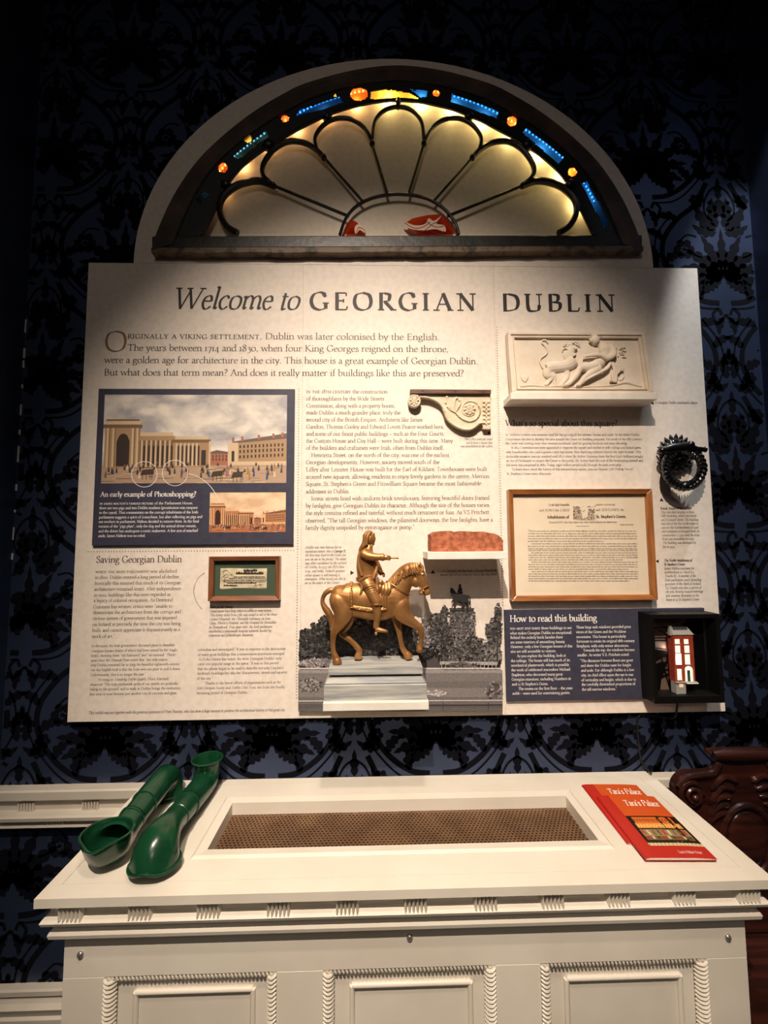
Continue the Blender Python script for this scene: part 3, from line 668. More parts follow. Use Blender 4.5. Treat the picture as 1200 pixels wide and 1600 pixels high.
# silhouetted horse and rider on the monument
hs = [(702, 918), (703.5, 917.5), (706.5, 918.5), (709, 922), (711, 925), (715, 926), (724, 928), (729, 929), (732.5, 931), (733.5, 935), (733.8, 941), (732.5, 945), (731, 944), (732, 938), (731, 932.5), (730.5, 936), (731.2, 941), (730.5, 946), (729, 951), (727, 951), (729, 945), (728, 941), (724, 939), (725.2, 943), (721.5, 950), (719, 950.5), (722, 944), (720, 939), (712, 937), (710.5, 939), (709, 950), (707.5, 950), (708, 938), (705.5, 939), (705, 943), (706, 944), (704.5, 944.5), (703.6, 938.5), (706, 935), (705, 929), (704.5, 925), (703, 926), (701.8, 924.5)]
pr.pp(hs, g(44))
pr.pp([(714, 927), (713.5, 922), (715.5, 917), (715.2, 912.8), (717.5, 911.5), (719, 913), (718.6, 916), (720.5, 918.5), (720.2, 923), (721.5, 925), (720, 928.5)], g(40))
for i, (y, v) in enumerate(((1041, 208), (1044, 148), (1049, 118), (1062, 108), (1072, 126), (1086, 108), (1097, 88), (1103, 96))):
    y2 = (1043, 1049, 1062, 1072, 1086, 1097, 1103, 1108)[i]; pr.pp([(467.5, y), (782.3, y), (783, y2), (467.5, y2)], g(v))
foliage(pr, 486, 1068, 17, 11, 320, 60, 190, 2.0, test=lambda x, y: x > 468); foliage(pr, 770, 1076, 15, 12, 300, 60, 180, 2.0, test=lambda x, y: x < 782); foliage(pr, 680, 1080, 16, 4, 130, 130, 215, 2)
pr.pp([(467.5, 1091), (782.8, 1090), (782.8, 1092), (467.5, 1093)], g(190)); pr.pp([(640, 1098), (783, 1097), (783, 1098), (640, 1099)], g(60))
for x in (690, 760): pr.pp([(x, 1094), (x+1.2, 1094), (x+1.2, 1106), (x, 1106)], g(55))
pr.mb.build('park_photograph', VC, board, fix=False)
# ---------------------------------------------------------------- two raised navy panels
navy = mat('navy_printed_board', (61, 61, 77), .5, var=.2, vscale=50, rgb2=(56, 56, 71), spec=.35)
def navy_panel(px, name, label, th=.010):
    q = [P(x, y, BY-th) for x, y in px]; x0 = (q[0].x+q[3].x)/2; x1 = (q[1].x+q[2].x)/2; z1 = (q[0].z+q[1].z)/2; z0 = (q[2].z+q[3].z)/2
    t = thing(name, label, 'information panel', ((x0+x1)/2, BY, z0))
    MB().box(x0, x1, BY-th, BY-.0007, z0, z1).build('panel_sheet', navy, t, bevel=.001, segs=1); return t, BY-th
PICC = vcol_mat('colour_picture_print', .45, .10, 700)
def sky_mat(name, c1, c2, sc=(9, 1, 15)):
    m = mat(name, c1, .5); nt = m.node_tree; b = nt.nodes['Principled BSDF']
    tc = nt.nodes.new('ShaderNodeTexCoord'); mp = nt.nodes.new('ShaderNodeMapping'); mp.inputs['Scale'].default_value = sc
    mp.inputs['Rotation'].default_value = (0, .5, 0)
    n = nt.nodes.new('ShaderNodeTexNoise'); n.inputs['Scale'].default_value = 1; n.inputs['Detail'].default_value = 7; n.inputs['Distortion'].default_value = .25
    r = nt.nodes.new('ShaderNodeValToRGB'); r.color_ramp.elements[0].position = .38; r.color_ramp.elements[1].position = .62
    r.color_ramp.elements[0].color = lin(c2); r.color_ramp.elements[1].color = lin(c1)
    nt.links.new(tc.outputs['Object'], mp.inputs['Vector']); nt.links.new(mp.outputs['Vector'], n.inputs['Vector'])
    nt.links.new(n.outputs['Fac'], r.inputs['Fac']); nt.links.new(r.outputs['Color'], b.inputs['Base Color']); return m
def townscape(parent, px, Y, sky, pal, busy=True):
    """a made-up street picture: columned stone blocks on the left, a long windowed front on the right, people in the road"""
    q = [P(x, y, Y) for x, y in px]; x0 = (q[0].x+q[3].x)/2; x1 = (q[1].x+q[2].x)/2; z1 = (q[0].z+q[1].z)/2; z0 = (q[2].z+q[3].z)/2
    W, H = x1-x0, z1-z0; pr = Print(Y-.0006); rg2 = random.Random(5)
    MB().flat([(x0, z0), (x1, z0), (x1, z1), (x0, z1)], Y-.0003).build('picture_sky', sky, parent, fix=False)
    def r(u0, v0, u1, v1, c): pr.poly([(x0+u0*W, z0+v0*H), (x0+u1*W, z0+v0*H), (x0+u1*W, z0+v1*H), (x0+u0*W, z0+v1*H)], c)
    def pg(pts, c): pr.poly([(x0+u*W, z0+v*H) for u, v in pts], c)
    st, sd, dk, lt, gr, gd, br_, rf = pal
    r(0, 0, 1, .20, gr)
    for i in range(60): u = rg2.random(); v = rg2.uniform(.0, .17); r(u*.9, v, u*.9+rg2.uniform(.02, .10), v+rg2.uniform(.004, .012), gd if rg2.random() < .6 else lt)
    # distant terraces
    r(.55, .20, .74, .33, br_); pg([(.55, .33), (.62, .37), (.74, .33)], rf)
    for i in range(10): r(.56+i*.018, .25, .566+i*.018, .28, dk); r(.56+i*.018, .29, .566+i*.018, .315, dk)
    # stone blocks
    r(.01, .17, .20, .66, st); r(.0, .62, .21, .66, sd); r(.01, .66, .20, .72, lt); r(.015, .70, .195, .72, sd)
    r(.075, .19, .145, .47, dk); pg([(.075, .47), (.09, .54), (.11, .56), (.13, .54), (.145, .47)], dk)
    for u in (.02, .05, .155, .18): r(u, .18, u+.017, .62, lt); r(u+.012, .18, u+.017, .62, sd)
    r(.20, .17, .38, .50, sd); r(.195, .48, .39, .53, st); r(.20, .53, .38, .57, lt)
    for i in range(7): r(.207+i*.025, .18, .219+i*.025, .48, lt); r(.2155+i*.025, .18, .219+i*.025, .48, st); r(.219+i*.025, .20, .232+i*.025, .42, dk)
    r(.38, .18, .58, .47, st); r(.375, .455, .585, .49, sd); r(.39, .49, .57, .525, lt)
    for i in range(6): r(.395+i*.022, .19, .405+i*.022, .45, lt); r(.405+i*.022, .20, .415+i*.022, .42, dk)
    r(.535, .20, .56, .37, dk); r(.575, .17, .585, .47, lt)
    # long front
    pg([(.68, .20), (1, .20), (1, .50), (.68, .44)], st); pg([(.68, .44), (1, .50), (1, .56), (.72, .47)], rf); pg([(.68, .20), (1, .20), (1, .245), (.68, .24)], lt)
    for i in range(14):
        u = .70+i*.021; t = (u-.68)/.32
        for a in (.27, .33, .385): b2 = a+t*.03; r(u, b2, u+.009, b2+.035, dk)
    for u in (.70, .75, .84, .92, .97): r(u, .46+(u-.68)*.2, u+.014, .51+(u-.68)*.2, br_)
    pg([(.68, .20), (.735, .20), (.735, .455), (.68, .45)], lt); r(.70, .24, .715, .36, dk)
    if busy:
        cols = [(66, 58, 56), (168, 120, 48), (156, 92, 100), (58, 76, 120), (84, 62, 50), (120, 90, 60), (208, 188, 160)]
        for i in range(64):
            u = rg2.uniform(.02, .98); v = rg2.uniform(.09, .2) if i > 14 else rg2.uniform(.03, .09); h = .10-.35*(v-.03); c = cols[rg2.randint(0, 6)] if i < 30 else cols[0]
            pg([(u-.006, v), (u+.006, v), (u+.004, v+h*.7), (u-.003, v+h*.72)], c); pg([(u-.003, v+h*.7), (u+.003, v+h*.7), (u+.003, v+h), (u-.003, v+h)], (150, 112, 90))
        for u, v in ((.62, .07), (.24, .09), (.73, .06)):
            pg([(u-.03, v), (u+.03, v+.01), (u+.035, v+.07), (u-.02, v+.06)], (70, 55, 46)); pg([(u+.03, v+.05), (u+.045, v+.1), (u+.05, v+.07)], (70, 55, 46))
            for k2 in (-.02, .0, .02, .03): r(u+k2, v-.05, u+k2+.003, v+.02, (60, 48, 42))
    pr.mb.build('picture_street', PICC, parent, fix=False)
early, EY = navy_panel([(155, 607), (461, 608), (457, 851), (142, 852)], 'picture_panel', 'raised navy panel with two old street pictures at the left of the cream panel')
townscape(early, [(164, 617), (449, 617), (447, 755), (158, 755)], EY, sky_mat('cloudy_print_sky', (228, 218, 204), (160, 156, 158)), [(166, 134, 100), (118, 92, 68), (60, 48, 44), (205, 180, 146), (176, 148, 124), (132, 106, 88), (164, 106, 82), (104, 88, 80)])
townscape(early, [(328, 770), (447, 769), (446, 831), (327, 832)], EY, sky_mat('sepia_print_sky', (236, 204, 168), (206, 170, 134), (16, 1, 30)), [(176, 122, 84), (128, 82, 54), (62, 38, 28), (222, 172, 126), (176, 110, 74), (120, 70, 46), (170, 112, 84), (110, 72, 52)])
mb = MB()
def ring_line(pts, wpx, Y):
    T2 = Text(Y, 2); T2.ribbon([(P(x, y, Y).x, P(x, y, Y).z) for x, y in pts], lambda a, b: wpx*k); return T2.mb
for cx, cy in ((225.5, 741), (273.5, 739)):
    m2 = ring_line([(cx+20*math.cos(6.2832*i/40), cy+20*math.sin(6.2832*i/40)) for i in range(41)], .8, EY-.0012); mb.add(m2.v, m2.f)
m2 = ring_line(cr([(293, 740), (308, 744), (325, 756), (336, 770), (344, 784)], 6), .8, EY-.0012); mb.add(m2.v, m2.f)
mb.build('white_ring_line', ink_wh, early, fix=False)
T = Text(EY-.0005, 3); px_lines(T, EY, (140, 755), 6.316, 12.4, [('An early example of Photoshopping?', 105, 133, 1052)], 1.35); T.build('printed_heading', ink_wh, early)
e1 = ["^in james malton's famous picture^ of the Parliament House,", 'there are two pigs and two Dublin madams (prostitution was rampant', 'in the 1790s). That commentary on the corrupt inhabitants of the Irish', 'parliament suggests a spirit of iconoclasm, but after reflecting on pigs and', 'sex workers in parliament, Malton decided to remove them. In the final', 'version of the "pigs plate", only the dog and the animal-driver remain,', 'and the driver has undergone a rustic makeover. A few acts of mischief', 'aside, James Malton was no rebel.']
T = Text(EY-.0005, 2); px_lines(T, EY, (140, 755), 6.316, 8.6, list(zip(e1, [100,97,95,93,91,89,87,85], [212,257,302,348,392,438,485,532], [1022,1067,1072,1112,1080,1055,1070,553])), 1.15); T.build('printed_text', ink_wh, early)
how, HY = navy_panel([(788, 953), (1104, 950), (1106, 1090), (792, 1097)], 'text_panel', 'raised navy panel of white text, its right end behind the black display case')
T = Text(HY-.0005, 4); px_lines(T, HY, (785, 950), 5.333, 15.2, [('How to read this building', 60, 115, 788)], 1.3); T.build('printed_heading', ink_wh, how)
h1 = ['^you must step inside^ these buildings to see', 'what makes Georgian Dublin so exceptional.', 'Behind the orderly brick facades there', 'are some interiors of astonishing beauty.', 'However, only a few Georgian houses of this', 'size are still accessible to visitors.', 'As you explore the building, look at', 'the ceilings. The house still has much of its', 'neoclassical plasterwork, which is possibly', 'the work of celebrated stuccodore Michael', 'Stapleton, who decorated many great', 'Georgian mansions, including Numbers 16', "and 17 St Stephen's Green.", 'The rooms on the first floor – the _piano_', '_nobile_ – were used for entertaining guests.']
h2 = ['Those large sash windows provided great', 'views of the Green and the Wicklow', 'mountains. This house is particularly', 'fortunate to retain its original 18th-century', 'fireplaces, with only minor alterations.', 'Towards the top, the windows become', 'smaller. As writer V.S. Pritchett noted:', '"The distances between floors are great', 'and show the Dublin taste for height', 'and scale. For although Dublin is a low', 'city, its chief effect upon the eye is one', 'of verticality and height, which is due to', 'the carefully diminished proportions of', 'the tall narrow windows."']
T = Text(HY-.0005, 2)
px_lines(T, HY, (785, 950), 5.333, 8.9, list(zip(h1, [63,64,65,67,68,69,120,71,73,74,76,77,79,132,82], [180,220,257,295,333,372,410,450,488,527,567,605,645,683,722], [577,580,503,525,582,447,528,562,555,565,502,570,382,582,565])), 1.15)
px_lines(T, HY, (785, 950), 5.333, 8.9, list(zip(h2, [613,614,616,618,619,672,625,648,652,655,657,658,660,662], [170,210,250,288,327,362,402,450,490,530,570,610,647,688], [1070,1030,1028,1100,1055,1102,1058,1088,1072,1097,1090,1113,1107,955])), 1.15)
T.build('printed_text', ink_wh, how)
# ---------------------------------------------------------------- the old stained-glass fanlight over the panel
def resample(pts, n):
    L = [0]
    for i in range(1, len(pts)): L.append(L[-1]+math.dist(pts[i], pts[i-1]))
    out = []; j = 0
    for i in range(n+1):
        s = L[-1]*i/n
        while j < len(L)-2 and L[j+1] < s: j += 1
        t = (s-L[j])/max(1e-9, L[j+1]-L[j]); out.append(tuple(a+(b-a)*t for a, b in zip(pts[j], pts[j+1])))
    return out
def mirror(left, cx): return left+[(2*cx-x, y) for x, y in reversed(left[:-1])]
OUT = cr(mirror([(236, 391), (246, 360), (270, 307.5), (305, 255), (347, 213), (396, 174.5), (445, 145), (480, 129), (550, 110), (620, 102)], 620.5), 5)
INN = cr(mirror([(319, 365), (336, 330), (357, 288), (382, 258), (427, 225), (501, 185), (560, 165), (622, 157)], 622), 5)
NT = 240
OUT = resample(OUT, NT); INN = resample(INN, NT)
fan = thing('fanlight', 'half-round antique fanlight with petal glazing bars and coloured glass border above the title', 'fanlight', (P(620, 395, -.1).x, -.02, P(620, 395, -.1).z))
rimw = mat('worn_brown_frame', (92, 70, 56), .65, var=.4, vscale=14, rgb2=(52, 40, 32), bump=.5, bscale=45)
bandm = mat('dark_green_border', (22, 24, 20), .55, var=.4, vscale=25, rgb2=(12, 13, 12), bump=.3, bscale=60)
sillm = mat('green_black_rail', (46, 46, 38), .42, var=.5, vscale=18, rgb2=(22, 23, 19), bump=.4, bscale=60)
lipm = mat('flaking_rail_lip', (112, 92, 74), .6, var=.18, vscale=34, rgb2=(50, 40, 32), bump=.7, bscale=70)
lead = mat('black_iron_bar', (14, 13, 12), .4, bump=.4, bscale=120)
def bp(i, s): return tuple(a+(b-a)*s for a, b in zip(OUT[i], INN[i]))
def ring_part(s0, s1, y0, y1, name, m, n=1, bev=0):
    mb = MB(); rings = []
    for i in range(NT+1):
        a, b = bp(i, s0), bp(i, s1); rings.append([P(a[0], a[1], y0), P(b[0], b[1], y0), P(b[0], b[1], y0)+Vector((0, y1-y0, 0)), P(a[0], a[1], y0)+Vector((0, y1-y0, 0))])
    mb.loft(rings); return mb.build(name, m, fan, smooth=True, angle=30)
ring_part(0, .14, -.047, BY-.0007, 'arch_frame', rimw); ring_part(.13, .40, -.0465, -.0425, 'arch_facing', rimw)
ring_part(.37, .43, -.0455, -.042, 'arch_bead', bandm)
ring_part(.92, 1.0, -.0455, -.040, 'inner_arch_bead', lead)
def inside(p, poly):
    c = False; n = len(poly)
    for i in range(n):
        a, b = poly[i], poly[i-1]
        if (a[1] > p[1]) != (b[1] > p[1]) and p[0] < (b[0]-a[0])*(p[1]-a[1])/(b[1]-a[1])+a[0]: c = not c
    return c
def circ(cx, cy, rx, ry=None, n=18): return [(cx+rx*math.cos(6.2832*i/n), cy+(ry or rx)*math.sin(6.2832*i/n)) for i in range(n)]
blue = glass('blue_glass', (14, 66, 178), .04, .25); amber = glass('amber_glass', (246, 196, 92), .05, .3)
redg = glass('orange_red_glass', (250, 108, 48), .05, .45); clear = glass('clear_glass', (247, 245, 240), .012, rough=.25)
dimblue = glass('dark_blue_glass', (24, 56, 84), .06, .3)
PANES = [('blue_pane', dimblue, [(364, 243), (414, 204), (421, 211), (371, 250)]), ('blue_pane', blue, [(463, 181), (466, 172), (530, 151), (537, 160), (500, 172)]), ('blue_pane', dimblue, [(305, 312), (319, 297), (327, 303), (313, 319)]),
    ('blue_pane', blue, [(640, 139), (668, 142), (667, 151), (657, 152)]), ('blue_pane', blue, [(706, 146), (780, 173.5), (776, 184.5), (704.5, 159)]), ('blue_pane', blue, [(822, 199), (882, 245), (873, 256), (816, 206.5)]), ('blue_pane', blue, [(908, 287), (917, 283), (954, 351), (945, 356)]),
    ('amber_pane', amber, [(579, 142), (612, 140), (640, 145), (656, 154), (579, 155)]), ('amber_pane', amber, [(380, 219), (392, 212), (396, 226), (388, 224)]), ('amber_pane', amber, [(520, 152), (523, 146), (527, 151)]),
    ('orange_roundel', redg, circ(348.5, 262, 8)), ('orange_roundel', redg, circ(445.5, 185, 6)), ('orange_roundel', redg, circ(561, 147, 14, 10.5)), ('orange_roundel', redg, circ(681.5, 145.5, 5.5)), ('orange_roundel', redg, circ(800, 189, 8)), ('orange_roundel', redg, circ(894.5, 268.5, 7))]
# border plate: a grid between frame and inner arch with the panes' openings left out
GS = 22; mb = MB(); NU = NT*3; Y0, Y1 = -.0425, -.0405
OUT3, INN3 = resample(OUT, NU), resample(INN, NU)
pt = [[tuple(a+(b-a)*(.40+.6*j/GS) for a, b in zip(OUT3[i], INN3[i])) for j in range(GS+1)] for i in range(NU+1)]
solid = [[not any(inside(((pt[i][j][0]+pt[i+1][j+1][0])/2, (pt[i][j][1]+pt[i+1][j+1][1])/2), q[2]) for q in PANES) for j in range(GS)] for i in range(NU)]
idx = {}
def vid(i, j, l):
    if (i, j, l) not in idx:
        p = P(pt[i][j][0], pt[i][j][1], Y0); idx[(i, j, l)] = len(mb.v); mb.v.append((p.x, Y0 if l == 0 else Y1, p.z))
    return idx[(i, j, l)]
def addf(f): mb.f.append(f); mb.c.append(None)
for i in range(NU):
    for j in range(GS):
        if not solid[i][j]: continue
        addf((vid(i,j,0), vid(i+1,j,0), vid(i+1,j+1,0), vid(i,j+1,0))); addf((vid(i,j+1,1), vid(i+1,j+1,1), vid(i+1,j,1), vid(i,j,1)))
        for (di, dj, a, b) in ((-1,0,(i,j),(i,j+1)), (1,0,(i+1,j+1),(i+1,j)), (0,-1,(i+1,j),(i,j)), (0,1,(i,j+1),(i+1,j+1))):
            ii, jj = i+di, j+dj
            if not (0 <= ii < NU and 0 <= jj < GS) or not solid[ii][jj]: addf((vid(*a,0), vid(*b,0), vid(*b,1), vid(*a,1)))
mb.build('border_plate', bandm, fan, fix=True)
for nm, m, poly in PANES:
    cx = sum(p[0] for p in poly)/len(poly); cy = sum(p[1] for p in poly)/len(poly)
    big = [(cx+(x-cx)*1.12+(1 if x > cx else -1)*.6, cy+(y-cy)*1.12+(1 if y > cy else -1)*.6) for x, y in poly]
    MB().flat([(P(x, y, -.0402).x, P(x, y, -.0402).z) for x, y in big], -.0402).build(nm, m, fan, fix=False)
# bottom rail
def pxbox(px, y0, y1):
    a = [P(x, y, y0) for x, y in px]; return a, [p+Vector((0, y1-y0, 0)) for p in a]
a, b = pxbox([(237, 368.5), (1004, 366.5), (1004, 385), (237, 388)], -.044, BY-.0007); MB().hexa(a, b).build('bottom_rail', sillm, fan, bevel=.004)
rr = random.Random(4); top = []; bot = []
for i in range(61):
    x = 236+770*i/60; top.append((x, 386.5-.05*i)); bot.append((x, 395.5-.06*i+rr.uniform(-.8, 1.0)))
a = [P(x, y, -.0465) for x, y in top+bot[::-1]]; MB().slab([(p.x, p.z) for p in a], -.0465, BY-.0007).build('rail_lip', lipm, fan, bevel=.002)
# petal bars
YB = -.0415
def bar(pts, r, name='glazing_bar', k=5, n=8):
    q = cr([tuple(P(x, y, YB)) for x, y in pts], k); mb = MB(); mb.tube(q, [(r*1.1, r)]*len(q), n); return mb.build(name, lead, fan, smooth=True)
half = [[(506, 246), (497, 237), (492, 216.5), (504, 197), (525, 185.5), (550, 187), (571, 202), (581.5, 224)],
        [(427.5, 290), (412, 276), (410, 262), (417, 247), (431, 231), (452, 221), (476, 223.5), (494, 234), (506, 246)],
        [(371.5, 364), (354, 353), (343.5, 332), (347, 311), (364.5, 293.5), (385.5, 285), (406.5, 283), (427.5, 290)]]
mx = lambda pts: [(1244-x, y) for x, y in pts]
px1 = (CAM.y-YB)/-F; px1 = abs(px1)
bar([(581.5, 224), (585, 192), (600, 173), (622, 167), (644, 173), (659, 192), (662.5, 224)], 3.0*px1, 'petal_arch')
for i, h in enumerate(half):
    r = (3.2, 4.0, 5.0)[i]*px1; bar(h, r, 'petal_arch'); bar(mx(h), r, 'petal_arch')
for (x0, y0), (x1, y1) in (((581.5, 224), (606, 304)), ((506, 246), (568, 316)), ((427.5, 290), (545, 338))):
    bar([(x0, y0), ((x0+x1)/2, (y0+y1)/2), (x1, y1)], 2.3*px1, 'spoke_bar'); bar(mx([(x0, y0), ((x0+x1)/2, (y0+y1)/2), (x1, y1)]), 2.3*px1, 'spoke_bar')
bar([(531, 367), (540, 342), (556, 323), (580, 310), (606, 304.5), (625, 303.5), (648, 305.5), (674, 313), (698, 330), (712, 350), (717, 366)], 2.5*px1, 'hub_arch')
for x, y in ((581.5, 224), (506, 246), (427.5, 290)):
    for s in (0, 1):
        p = P(1244-x if s else x, y, YB); mb = MB(); mb.ball(p, (5*px1, 6*px1, 5*px1), 10, 6); mb.build('bar_joint', lead, fan, smooth=True)
for x, y, wd in ((622, 162, 5), (512, 184, 9), (420, 228, 12), (354, 290, 10)):
    for s in (0, 1):
        if s and x == 622: continue
        xx = 1244-x if s else x; p = P(xx, y, YB); mb = MB(); mb.ball(p, (wd*px1, 8*px1, 9*px1), 10, 6); mb.build('bar_joint', lead, fan, smooth=True)
inn = [(P(x, y, -.039).x, P(x, y, -.039).z) for x, y in INN[::4]]
MB().flat(inn, -.039).build('clear_pane', clear, fan, fix=False)
# painted orange pieces in the hub
paint = glass('painted_orange_glass', (226, 92, 52), .04, .75); pinkp = mat('pale_glass_paint', (214, 176, 150), .5); blk = mat('black_glass_paint', (28, 18, 16), .6)
def flat_px(poly, y, name, m): return MB().flat([(P(x, q, y).x, P(x, q, y).z) for x, q in poly], y).build(name, m, fan, fix=False)
flat_px([(536, 366), (541, 352), (548, 343), (556, 346), (563, 352), (569, 359), (572, 366.5)], -.0396, 'painted_pane', paint)
flat_px([(632, 349), (645, 341), (668, 336), (688, 334.5), (697, 342), (706, 353), (711, 366), (652, 367), (648, 360), (638, 357)], -.0396, 'painted_pane', paint)
flat_px(cr([(630, 346), (648, 352), (664, 350), (670, 341), (678, 345), (690, 337), (682, 349), (694, 352), (696, 362), (680, 358), (662, 360), (640, 357)], 4, True), -.0400, 'painted_scroll', pinkp)
flat_px(cr([(554, 356), (560, 350), (570, 356), (570, 364), (562, 359), (556, 366)], 4, True), -.0400, 'painted_scroll', pinkp)
for pts in ([(632, 348), (646, 356), (660, 355), (672, 347)], [(664, 360), (676, 350), (686, 346), (690, 338)], [(648, 366), (668, 361), (688, 366), (694, 360)], [(556, 366), (560, 356), (568, 358), (571, 364)], [(656, 351), (664, 345), (674, 352), (684, 355), (694, 353)]):
    q = cr([tuple(P(x, y, -.0404)) for x, y in pts], 4); m2 = MB(); m2.tube(q, .0009, 5); m2.build('painted_line', blk, fan)
# ---- LED tape glowing behind the border
tape = mat('led_tape', (210, 205, 190), .5)
path = [tuple(a+(b-a)*.64 for a, b in zip(OUT3[i], INN3[i])) for i in range(int(NU*.10), int(NU*.93), 3)]
q = [tuple(P(x, y, -.032)) for x, y in path]; m2 = MB(); m2.tube(q, [(.001, .004)]*len(q), 6); led = m2.build('led_strip', tape, fan)
ledm = emis('led_glow', (255, 240, 205), 45); m2 = MB()
for i, p in enumerate(resample(q, 110)): m2.ball((p[0], p[1]-.002, p[2]), .0024, 6, 4)
m2.build('led_bulb', ledm, led)['kind'] = 'stuff'
for i, p in enumerate(resample(q, 13)):
    t = i/13; l = bpy.data.lights.new('led_light', 'POINT'); o = bpy.data.objects.new('led_light', l); COL.objects.link(o)
    if t < .45: l.color = (1, .50, .16); l.energy = LED_L*(.8 if t < .3 else 1.0)
    else: l.color = (1, .74, .26); l.energy = LED_R
    l.shadow_soft_size = .012
    j = int(NU*(.10+.83*t)); a = tuple(u+(v-u)*.93 for u, v in zip(OUT3[j], INN3[j])); o.location = P(a[0], a[1], -.0305)
# ---------------------------------------------------------------- things standing or hanging on the panel
shelfm = mat('white_shelf_paint', (232, 228, 218), .45, var=.3, vscale=25, rgb2=(222, 216, 204))
def shelf(name, label, px, yf, ztop_px, hpx):
    """px=(x0,x1) of the front face; top line ztop_px, height hpx pixels"""
    a = P(px[0], ztop_px, yf); b = P(px[1], ztop_px, yf); c = P(px[0], ztop_px+hpx, yf); z1 = (a.z+b.z)/2
    o = MB().box(a.x, b.x, yf, BY-.0007, z1-(a.z-c.z), z1).build(name, shelfm, bevel=.0015)
    tag(o, label, 'shelf', 'white floating shelves'); return o, z1
sh_r, z_r = shelf('floating_shelf', 'white floating shelf under the plaster relief, upper right of the panel', (798, 1027.5), -.094, 613.5, 10.5)
sh_b, z_b = shelf('floating_shelf', 'small white floating shelf carrying the red brick', (668, 793), -.137, 862, 12)
sh_s, z_s = shelf('floating_shelf', 'white floating shelf at the foot of the panel, under the grey plinth', (504.5, 670), -.185, 1097.5, 13)
# ---- plaster relief
plaster = mat('aged_plaster', (229, 216, 199), .75, var=.4, vscale=16, rgb2=(213, 198, 178), bump=.4, bscale=70, spec=.2)
pA, pB = P(798.4, 613.5, -.076), P(1021.6, 612.5, -.076); pT = P(794.4, 518.5, -.048); pTr = P(1006.4, 518.5, -.048)
zb2 = z_r; hgt = math.hypot((pT.z+pTr.z)/2-zb2, .028)
xl2 = (pA.x+pT.x)/2; xr2 = (pB.x+pTr.x)/2
tilt = math.atan2(.028, (pT.z+pTr.z)/2-zb2)
rel = thing('relief_plaque', 'cream plaster relief of a reclining woman and a lion on the upper right shelf', 'relief', ((xl2+xr2)/2, -.05, zb2))
on = Vector((0, -math.cos(tilt), math.sin(tilt))); upv = Vector((0, math.sin(tilt), math.cos(tilt))); org = Vector((0, -.076, zb2))
def RL(x, v, h): return Vector((x, 0, 0))+org+upv*v+on*h     # x world, v up the face, h out of it
def RQ(cx, cy, h=0.0):
    px, py = 780+cx/4.615, 500+cy/4.615; d = ray(px, py); t = (org-CAM).dot(on)/d.dot(on); w_ = CAM+d*t
    return w_+on*h
def rbox(mb, x0, x1, v0, v1, h0, h1):
    mb.hexa([RL(x0, v0, h1), RL(x1, v0, h1), RL(x1, v1, h1), RL(x0, v1, h1)], [RL(x0, v0, h0), RL(x1, v0, h0), RL(x1, v1, h0), RL(x0, v1, h0)])
mb = MB(); rbox(mb, xl2, xr2, .0005, hgt, -.024, -.008); mb.build('ground_slab', plaster, rel)
def rframe(inset, wd, h):
    m3 = MB()
    for (x0, x1, v0, v1) in ((xl2+inset, xr2-inset, inset+.0005, inset+wd), (xl2+inset, xr2-inset, hgt-inset-wd, hgt-inset), (xl2+inset, xl2+inset+wd, inset+wd, hgt-inset-wd), (xr2-inset-wd, xr2-inset, inset+wd, hgt-inset-wd)): rbox(m3, x0, x1, v0, v1, -.0085, h)
    return m3.build('border_moulding', plaster, rel, bevel=.0012)
rframe(0, .011, .002); rframe(.011, .006, -.003); rframe(.017, .004, .001)
uR = 1.27/640/4.615
def limb(mb, pts, radii, h=0.0, fl=.8, n=12, k=4):
    q = cr([tuple(RQ(x, y, h if not isinstance(h, list) else h[i]))+(radii[i],) for i, (x, y) in enumerate(pts)], k)
    mb.tube([a[:3] for a in q], [(a[3]*uR*fl, a[3]*uR) for a in q], n)
W_ = MB(); H0 = -.006
# the woman: torso, head, arms, legs
limb(W_, [(745, 165), (765, 205), (770, 245), (740, 290), (690, 330), (640, 350)], [30, 46, 40, 40, 44, 36], H0, .75)
limb(W_, [(715, 160), (735, 175)], [18, 18], H0, .9); W_.ball(RQ(692, 146, -.001), (.0145, .012, .0165), 14, 10)
limb(W_, [(664, 150), (676, 158)], [5, 6], .006)
limb(W_, [(795, 185), (815, 225), (812, 262), (770, 285), (720, 262), (660, 262), (615, 266)], [28, 26, 24, 24, 19, 16, 12], [0, .003, .006, .008, .008, .006, .004], .8)
limb(W_, [(700, 330), (640, 345), (585, 352), (555, 400), (520, 445), (490, 468)], [40, 36, 27, 22, 17, 13], [0, 0, .002, .002, 0, -.002], .8)
limb(W_, [(720, 345), (660, 385), (615, 420), (590, 455), (575, 468)], [34, 27, 21, 15, 11], [0, .002, .003, .001, 0], .8)
for fx in ((490, 466), (586, 466)): limb(W_, [fx, (fx[0]-14, fx[1]+3), (fx[0]-30, fx[1]+6)], [12, 11, 7], 0)
for k2 in range(4): limb(W_, [(622-k2*2, 258+k2*5), (600, 262+k2*5)], [5, 4], .004)
